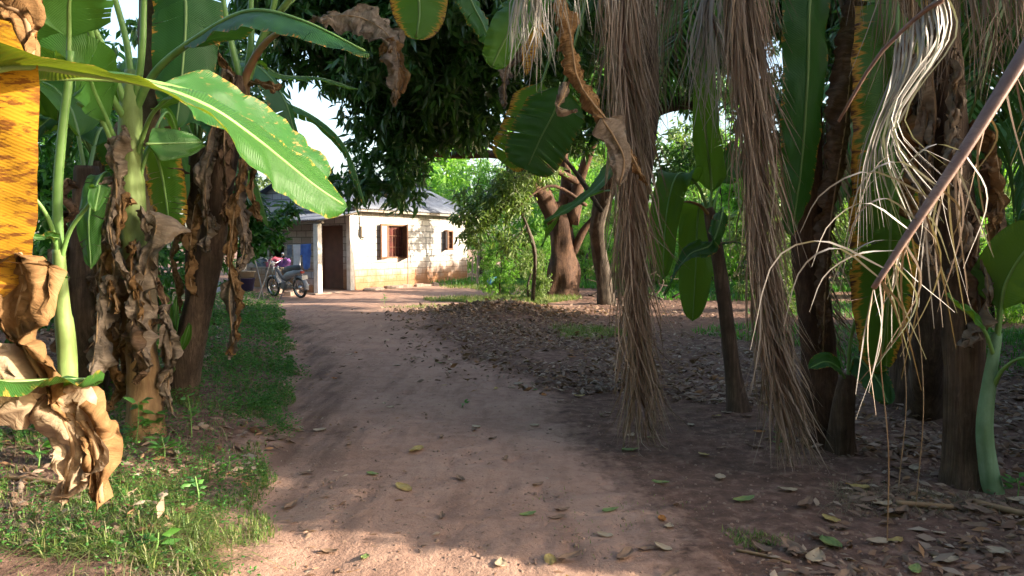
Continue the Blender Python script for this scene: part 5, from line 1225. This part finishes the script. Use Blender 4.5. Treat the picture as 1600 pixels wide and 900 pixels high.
# ------------------------------------------------------------------ grass, weeds, litter (uncountable)
def blades(name, pts, L, W, mat, lean=.45, label=None):
    n = len(pts); P = np.array(pts, float); az = rng.uniform(0, 6.283, n)
    l = (L*rng.uniform(.5, 1.3, n))[:, None]; w = (W*rng.uniform(.6, 1.2, n))[:, None]
    d = np.stack([np.cos(az), np.sin(az), az*0], -1); s = np.stack([-np.sin(az), np.cos(az), az*0], -1)
    le = rng.uniform(.1, 1, n)[:, None]*lean; up = np.array([0, 0, 1.])
    p0 = P; p1 = P+up*l*.5/(1+le*.5)+d*l*le*.35; p2 = P+up*l*np.clip(.85-le*.5, .03, 1)+d*l*le*.9
    V = np.stack([p0-s*w*.5, p0+s*w*.5, p1-s*w*.45, p1+s*w*.45, p2-s*w*.04, p2+s*w*.04], 1).reshape(-1, 3)
    b = np.arange(n)[:, None]*6
    q = np.concatenate([b+[0, 1, 3, 2], b+[2, 3, 5, 4]], 1).reshape(-1, 4)
    return tag(link(name, mesh_np(name, V, quads=q), M[mat]), label, kind='stuff')
def near_samples(n, y0, y1, xf, dens=None, pw=1.0):
    """points, more of them close to the track's near end"""
    out = []
    while len(out) < n:
        k = n*2; u = rng.uniform(0, 1, k); y = (y0**(-pw)+u*(y1**(-pw)-y0**(-pw)))**(-1/pw)
        x = xf(y, rng.uniform(0, 1, k)); ok = np.ones(k, bool)
        if dens is not None: ok = rng.uniform(0, 1, k) < dens(x, y)
        out += list(zip(x[ok], y[ok]))
    a = np.array(out[:n]); return a[:, 0], a[:, 1]
vg = lambda x, y: np.clip(.28+1.9*vnoise(x, y, 1.5, 11)+1.1*vnoise(x, y, 5, 12), 0, 1)
xl = lambda y, u: edge_l(y)+.10+.16*vnoise(y*3, u*60, 1.)+.25*vnoise(y, y*0, 1.9, 3)-u**1.4*(1.0+.16*y)
x, y = near_samples(16000, 3.2, 23, xl, vg, .5)
blades('grass', np.stack([x, y, height(x, y)-.01], -1), .085, .006, 'grass', .8, 'short green grass along the left verge of the track')
def wd(x, y): return np.clip(.68+1.5*vnoise(x, y, 1.1, 21)+1.0*vnoise(x, y, 4, 22), 0, 1)*(1-.68*sstep(5.4, 4.4, y))
x, y = near_samples(46000, 3.3, 23, xl, wd, .3)
P = np.stack([x, y, height(x, y)+rng.uniform(0, .15, len(x))], -1)
az = rng.uniform(0, 6.283, len(x)); el = rng.uniform(-.2, .7, len(x)); Dv = np.stack([np.cos(az)*np.cos(el), np.sin(az)*np.cos(el), np.sin(el)], -1)
Ls = rng.uniform(.016, .040, len(x))*np.clip(y/8, .7, 1.8)
tag(link('ground_cover', leaves_mesh('ground_cover', P, Dv, Ls, Ls*.55), M['weed_leaf']), 'low leafy green ground cover on the verge left of the track', kind='stuff')
# longer sunlit grass in the left foreground
xf = lambda y, u: edge_l(y)-.12+.35*vnoise(y, y*0, 2.9, 5)+.15*vnoise(y*9, u*50, 1.)-u*1.7
x, y = near_samples(4200, 3.4, 5.2, xf, lambda x, y: np.clip(.15+2.6*vnoise(x, y, 2.2, 31)+.6*vnoise(x, y, 7, 32)-.5*sstep(-2.2, -3.0, x), 0, 1), .6)
blades('long_grass', np.stack([x, y, height(x, y)-.01], -1), .14, .0065, 'grass', 2.4, 'longer bright grass tufts in the left foreground')
x, y = near_samples(5000, 2.9, 9.5, lambda y, u: edge_l(y)-.2-u*3.0, lambda x, y: np.clip(.3+2*vnoise(x, y, 1.6, 41), 0, 1), .6)
blades('dry_grass', np.stack([x, y, height(x, y)], -1), .12, .006, 'dry_grass', 1.6, 'dry straw between the banana stems on the left')
# grass in the yard, right of house and small patches
def patch(cx, cy, rx, ry, n, L, nm, lab, mat='grass', W=.008, lean=.9):
    a = rng.uniform(0, 6.283, n); r_0 = rng.uniform(0, 1, n)**.5*(1+.3*np.sin(a*3+cx)); x = cx+np.cos(a)*r_0*rx; y = cy+np.sin(a)*r_0*ry
    blades(nm, np.stack([x, y, height(x, y)-.01], -1), L, W, mat, lean, lab)
q = g(800, 462); patch(-.2, 21.5, 1.9, 1.4, 7000, .16, 'yard_grass', 'bright green grass at the edge of the yard left of the mango tree', 'grass', .014)
patch(.1, 26, 2.2, 1.8, 3500, .16, 'yard_grass', 'green grass around the blue bucket', 'grass', .016)
q = g(925, 522); patch(q.x, q.y, .75, 1.0, 2500, .14, 'shade_grass', 'dull green grass patch left of the hanging dead frond', 'grass', .008)
patch(2.35, 4.62, .55, .3, 1300, .10, 'dry_tuft', 'dry tangled grass at the foot of the thick right trunk', 'dry_grass', .003, 2.6)
q = g(1180, 842); patch(q.x, q.y, .16, .14, 420, .05, 'grass_tuft', 'small green tuft on the bare soil, right foreground', 'grass', .005)
q = g(1095, 735); patch(.55, 4.3, .5, .5, 260, .04, 'grass_tuft', 'sparse grass blades on the bare soil, centre right', 'grass', .004)
patch(7, 25.5, 5.5, 3.2, 9000, .3, 'undergrowth', 'leafy undergrowth under the far trees right of the mango', 'weed_leaf', .035)
patch(2, 30, 5, 2.8, 6000, .3, 'undergrowth', 'leafy undergrowth behind the blue bucket and posts', 'weed_leaf', .035)
patch(8.5, 18.5, 3.2, 2.0, 4000, .16, 'undergrowth', 'short undergrowth behind the slender banana plant', 'weed_leaf', .02)
patch(7.5, 12, 4.5, 2.6, 9000, .16, 'shade_grass', 'green undergrowth beyond the litter at the right edge', 'weed_leaf', .02)
q = g(700, 468); patch(q.x-.3, 19.4, .9, .6, 500, .10, 'yard_grass', 'sparse grass on the edge of the sandy yard', 'grass', .012)
# leaf litter
def litter(name, x, y, zr, L, lab, tilt=.35, Wr=.42):
    n = len(x); P = np.stack([x, y, height(x, y)+rng.uniform(.004, zr, n)], -1)
    az = rng.uniform(0, 6.283, n); el = rng.normal(0, tilt*.6, n); Dv = np.stack([np.cos(az)*np.cos(el), np.sin(az)*np.cos(el), np.sin(el)], -1)
    up = np.tile([0, 0, 1.], (n, 1))+rng.normal(0, tilt, (n, 3))
    Ls = L*rng.uniform(.55, 1.15, n)**2.2*1.15; return tag(link(name, leaves_mesh(name, P, Dv, Ls, Ls*Wr*rng.uniform(.6, 1.2, n), .14, up), M['litter']), lab, kind='stuff')
xr = lambda y, u: edge_r(y)+.15+u*(1.8+.78*y)
def lit_l(y): return np.interp(y, [3.0, 3.3, 3.9, 4.8, 7.1, 7.6, 7.9, 8.2, 30], [.9, .9, 1.3, 1.95, 2.3, 1.4, .9, -9, -9])
ld = lambda x, y: sstep(-.1, .35, x-lit_l(y))* np.clip(.45+1.3*vnoise(x, y, 1.3, 51)+.9*vnoise(x, y, 4, 52), .02, 1)*sstep(0, .7, x-edge_r(y)-.2*np.sin(y*3))
x, y = near_samples(16000, 5.6, 22, xr, ld, .55)
litter('leaf_litter', x, y, .05, .095, 'dry brown fallen leaves covering the ground under the trees on the right')
x, y = near_samples(2600, 3.3, 6.2, lambda y, u: 1.15+u*3.4+(y-3.3)*.10, lambda x, y: np.clip(.30+1.6*vnoise(x, y, 2, 61)+.35*sstep(1.6, 2.6, x), 0, 1), .3)
litter('leaf_litter', x, y, .03, .082, 'dry leaves thinly strewn over the right foreground')
n = 10500; t_ = rng.uniform(7.9, 18.2, n); x = edge_r(t_)+1.5+rng.normal(0, .95, n); kp = rng.uniform(0, 1, n) < np.clip(.55+1.6*vnoise(x, t_, 1.6, 71), 0, 1); x, t_ = x[kp], t_[kp]; litter('litter_heap', x, t_, .06, .085, 'swept ridge of dead leaves along the right side of the track', .6)
n = 3000; x = rng.normal(-.3, 1.0, n); y = 17.2+rng.normal(0, .55, n); litter('litter_heap', x, y, .12, .11, 'raked heap of dead leaves where the track meets the yard', .7)
n = 1500; y = rng.uniform(3.3, 19, n); x = edge_l(y)+.25+rng.exponential(.35, n); litter('twig_litter', x, y, .012, .05, 'crumbled leaf bits in the rut on the left of the track', .3, .3)
n = 1900; y = 3.2+rng.uniform(0, 1, n)**1.5*14; x = edge_l(y)+(edge_r(y)+.6-edge_l(y))*rng.uniform(0, 1, n); litter('twig_litter', x, y, .008, .032, 'tiny leaf bits scattered over the track', .25, .3)
n = 1500; y = rng.uniform(3.7, 6.5, n); x = -1.7-rng.uniform(0, 2.6, n); litter('leaf_litter', x, y, .04, .095, 'dead leaves under the banana plants on the left', .5)
n = 2600; y = rng.uniform(6, 14, n); x = edge_l(y)-.8-rng.uniform(0, 1, n)*3; litter('leaf_litter', x, y, .05, .13, 'dead leaves in the shade behind the banana trunks', .5)
x, y = near_samples(4200, 3.2, 8.5, lambda y, u: edge_l(y)+.3+u*5.5, None, .5)
pebV = []; 
def pebbles(name, x, y, r, lab):
    V = []; Q = []
    for i in range(len(x)):
        a = random.uniform(0, 6.28); rr = r*random.uniform(.4, 1.3)**2; c = Vector((x[i], y[i], float(zz[i])+rr*.15)); b0 = len(V)
        ring = [c+Vector((math.cos(a+k*1.257)*rr*random.uniform(.8, 1.2), math.sin(a+k*1.257)*rr*random.uniform(.8, 1.2), 0)) for k in range(5)]
        V += [tuple(v-Vector((0,0,rr*.4))) for v in ring]+[tuple(v*1.0+(c-v)*.35+Vector((0,0,rr*.45))) for v in ring]
        for k in range(5): Q.append((b0+k, b0+(k+1) % 5, b0+5+(k+1) % 5, b0+5+k))
        Q.append((b0+5, b0+6, b0+7, b0+8)); Q.append((b0+5, b0+8, b0+9, b0+9)) if False else None
    tr = [(q_[0]+0, q_[0]+3, q_[0]+4) for q_ in Q if q_[3] == q_[0]+3 and q_[1] == q_[0]+1]
    return tag(link(name, mesh_np(name, V, quads=Q, tris=tr), M['soil_clod']), lab, kind='stuff')
M['soil_clod'] = simple('soil_clod', (.30,.20,.15), (.17,.11,.08), 12, .95, .4, .01)
zz = height(x, y); pebbles('soil_crumbs', x, y, .009, 'crumbs of earth on the track')
# ------------------------------------------------------------------ countable fallen leaves
def fleaf(L, W, mat, curl, fold, seed, kind=0):
    rnd = random.Random(seed); mb = MB(); n, u = 10, 4; V = []
    for i in range(n+1):
        f = i/n; w = W*(math.sin(math.pi*min(1, f**.8))**.7)*(1-.15*kind*f)+.0008
        cx = L*(f-.5); cz = .004+curl*(f-.5)**2*L
        for k in range(-u, u+1):
            a = k/u; V.append((cx+.01*mn.noise(Vector((f*4, a*2, seed))), a*w*math.cos(fold*abs(a)), cz+abs(a)*w*math.sin(fold)*.8+.012*mn.noise(Vector((f*3, a*2, seed+9)))+.006))
    m_ = 2*u+1
    mb.add(V, [(i*m_+k, i*m_+k+1, (i+1)*m_+k+1, (i+1)*m_+k) for i in range(n) for k in range(2*u)])
    o = mb.build('fallen_leaf', M[mat], None, smooth=True); return o
kinds = [('yellow', 'fl_yellow', .14, .034, .22, .12), ('brown curled', 'fl_brown', .14, .032, .55, .45), ('pale tan', 'fl_pale', .12, .036, .3, .2), ('green and yellow', 'fl_green', .13, .034, .2, .15), ('orange', 'fl_orange', .10, .028, .35, .3)]
fp = [fleaf(L, W, m_, c, f, 100+i, i % 2) for i, (nm, m_, L, W, c, f) in enumerate(kinds)]
used = [False]*5
def place_leaf(k, x, y, s=1, where='', rz=None):
    o = fp[k] if not used[k] else fp[k].copy()
    if used[k]: COL.objects.link(o)
    used[k] = True
    e = .05; nx = (gz(x-e, y)-gz(x+e, y))/(2*e); ny = (gz(x, y-e)-gz(x, y+e))/(2*e)
    o.location = (x, y, gz(x, y)+.006); o.rotation_euler = (-ny, nx, random.uniform(0, 6.28) if rz is None else rz); o.scale = (s*.88, s*.88, s*.8)
    o['label'] = f'{kinds[k][0]} fallen leaf lying {where}'; o['category'] = 'leaf'; o['group'] = f'{kinds[k][0]} fallen leaves {where}'
seen = [(650,708,0,1.5),(632,768,0,1.3),(583,745,3,.9),(500,672,2,1.2),(690,570,3,1.3),(945,838,2,.9),(1035,860,2,1.0),(1032,755,3,1.1),(1162,780,3,1.3),(1035,813,4,.9),(985,702,3,1.3),(1100,712,0,.9),(800,610,2,.8),(775,612,0,.8),(560,575,2,.7),(745,672,2,1.0),(720,755,1,.9),(860,880,0,1.0),(975,878,1,1.2),(1300,853,3,1.6),(1478,877,2,1.1),(1560,870,2,1.3),(1370,850,2,1.1),(1400,845,0,1.0),(1380,790,2,1.6),(1340,760,0,1.2),(1240,862,1,1.6),(1275,872,2,1.4),(1350,740,1,1.3),(1430,730,2,1.2),(1260,790,1,1.5),(1230,765,2,1.1),(1190,860,1,1.1),(1120,652,0,.9),(1135,645,2,.9),(570,873,3,.7),(440,690,1,.9),(455,785,1,1.0),(530,585,1,1),(890,878,1,1.2),(895,568,4,.9),(860,540,4,.8),(985,575,4,.8),(905,622,0,1.2),(850,622,4,1.1),(1060,790,1,.9),(1010,860,1,.8),(1430,890,3,1.0),(1590,780,2,1.3),(1530,800,1,1.6),(1410,800,1,1.4),(1300,810,0,1.1),(1180,700,1,1.0),(1080,668,2,.8),(940,655,1,.9),(835,668,2,.8),(770,690,1,.8),(690,690,1,.8),(610,640,2,.7),(840,760,1,.8),(790,720,1,.7),(870,810,1,.8),(545,700,1,.8),(480,740,1,.9),(515,860,1,.8)]
def zone(x, y):
    if y < 5.6 and x > .75: return 'on the bare soil in the right foreground'
    if x < edge_l(y)+.7: return 'in the rut along the left edge of the track'
    if y < 6.2: return 'on the near part of the track'
    return 'on the farther part of the track' if x < edge_r(y) else 'at the foot of the swept leaf ridge'
for px, py, k, s in seen:
    p = g(px, py); place_leaf(k, p.x, p.y, s, zone(p.x, p.y))
for i in range(75):
    y = 3.3+random.random()**1.4*9; el_, er_ = float(edge_l(np.array(y))), float(edge_r(np.array(y)))
    x = random.uniform(el_+.1, er_+1.2) if random.random() < .5 else random.uniform(er_, er_+3.0)
    k = random.choice([0, 1, 1, 1, 2, 2, 3, 1, 2, 4] if random.random() < .6 else [1, 2]); place_leaf(k, x, y, random.uniform(.5, 1.15), zone(x, y))
# ------------------------------------------------------------------ broad leafed weeds
def weed(px, py, h, n, L, lab, mat='shrub_leaf', Wr=.5):
    b = g(px, py); b.z = gz(b.x, b.y)
    r = empty('weed_plant', b, lab, 'weed', 'broad leafed weeds')
    top = b+Vector((random.uniform(-.03, .03), random.uniform(-.03, .03), h)); m = MB(); m.tube([b-Vector((0,0,.02)), (b+top)/2+Vector((.01,0,0)), top], [.005,.004,.003], 6); m.build('stem', M['petiole'], r)
    f = rng.uniform(.3, 1, n); P = np.array([tuple(b.lerp(top, v)) for v in f]); az = rng.uniform(0, 6.283, n); el = rng.uniform(-.1, .7, n)
    D = np.stack([np.cos(az)*np.cos(el), np.sin(az)*np.cos(el), np.sin(el)], -1); Ls = L*rng.uniform(.7, 1.2, n)
    link('leaves', leaves_mesh('leaves', P+D*L*.25, D, Ls, Ls*Wr, .15), M[mat], r)
for a in ((212,712,.30,14,.12,'cluster of broad green weed leaves at the foot of the nearest banana stem, left one'), (240,705,.28,14,.12,'cluster of broad green weed leaves at the foot of the nearest banana stem, right one'), (185,650,.22,9,.11,'broad leafed weed left of the nearest banana stem'),
          (240,890,.10,6,.10,'tiny bright seedling at the bottom edge of the picture'), (300,705,.32,12,.06,'thin weed with small leaves beside the rut'), (258,745,.16,10,.09,'low leafy weed in the sunlit grass'), (310,800,.20,14,.07,'leafy weed nearest the track in the sunlit grass'), (110,800,.18,10,.09,'leafy weed in the grass under the dry hanging leaf'),
          (1215,705,.14,8,.05,'small weed beside the right hanging dead frond'), (1590,770,.12,10,.08,'green weed at the right edge of the picture'), (60,760,.18,9,.10,'leafy weed at the far left of the grass'), (355,740,.10,10,.05,'small creeping weed on the rut edge'), (720,640,.05,5,.06,'tiny plant growing in the middle of the track'), (600,476,.25,8,.09,'lone small plant in the sandy yard')):
    weed(*a, mat='weed_leaf')
# fallen branches
for i, (pa, pb_, r0, lab) in enumerate((((1150,862),(1235,880),.008,'thin brown twig on the soil in the right foreground'), ((1520,785),(1640,810),.02,'pale dry stalk lying in the litter at the right edge'), ((1400,790),(1500,792),.016,'flat dry stalk lying in front of the thick right trunk'), ((0,775),(110,790),.015,'dry fallen stalk in the left foreground'), ((0,828),(80,832),.012,'second dry fallen stalk nearer the camera on the left'))):
    p, q_ = g(*pa), g(*pb_); p.z = gz(p.x, p.y)+r0; q_.z = gz(q_.x, q_.y)+r0*.8; mid = (p+q_)/2; mid.z = gz(mid.x, mid.y)+r0*1.5
    m = MB(); m.tube(spline([p, mid, q_], 10), r0, 7, jit=.3); tag(m.build('fallen_stalk', M['midrib_dry'], None, smooth=True), lab, 'stalk')
# brushwood right of the mango
for i in range(9):
    p = Vector((random.uniform(2.2, 4.4), random.uniform(20.5, 22.5), .1)); m = MB(); pts = [p]
    for k in range(5): pts.append(pts[-1]+Vector((random.uniform(-.35, .35), random.uniform(-.2, .2), random.uniform(-.02, .28))))
    m.tube(spline(pts, 16), list(np.linspace(.03, .008, 17)), 6); tag(m.build('dead_branch', M['bark_dark'], None, smooth=True), 'bare dead branch lying in the brush right of the mango trunk', 'branch', 'dead branches beside the mango tree')
# ------------------------------------------------------------------ light, sky, camera
SAZ, SEL = R(14), R(20)            # sun to the right, slightly behind the camera, low
sd = Vector((math.cos(SAZ)*math.cos(SEL), -math.sin(SAZ)*math.cos(SEL), math.sin(SEL)))
sun = bpy.data.lights.new('sun', 'SUN'); sun.energy = 5; sun.angle = R(.6); sun.color = (1, .86, .68)
so = bpy.data.objects.new('sun', sun); COL.objects.link(so); so.rotation_euler = sd.to_track_quat('Z', 'Y').to_euler()
w = bpy.data.worlds.new('World'); S.world = w; w.use_nodes = True; t = w.node_tree
bg = t.nodes['Background']; sk = t.nodes.new('ShaderNodeTexSky'); sk.sky_type = 'NISHITA'; sk.sun_disc = False
sk.sun_elevation = SEL; sk.sun_rotation = math.atan2(sd.x, sd.y); sk.dust_density = 3; sk.air_density = 1; sk.ozone_density = .6
t.links.new(sk.outputs[0], bg.inputs[0]); bg.inputs[1].default_value = .15
cam = bpy.data.cameras.new('camera'); cam.lens = 36*F/1600; cam.sensor_width = 36; cam.clip_end = 2000; cam.clip_start = .05
co_ = bpy.data.objects.new('camera', cam); COL.objects.link(co_); co_.location = (0, 0, CH); co_.rotation_euler = (R(90)-PITCH, 0, 0); S.camera = co_
S.view_settings.view_transform = 'Standard'; S.view_settings.look = 'None'; S.view_settings.gamma = 1; S.view_settings.use_curve_mapping = False
S.view_settings.exposure = 1.78
S.cycles.max_bounces = 7; S.cycles.diffuse_bounces = 4; S.cycles.glossy_bounces = 2; S.cycles.transmission_bounces = 4; S.cycles.transparent_max_bounces = 4
S.cycles.use_denoising = True; S.cycles.sample_clamp_indirect = 6
S.cycles.use_adaptive_sampling = True; S.cycles.adaptive_threshold = .02
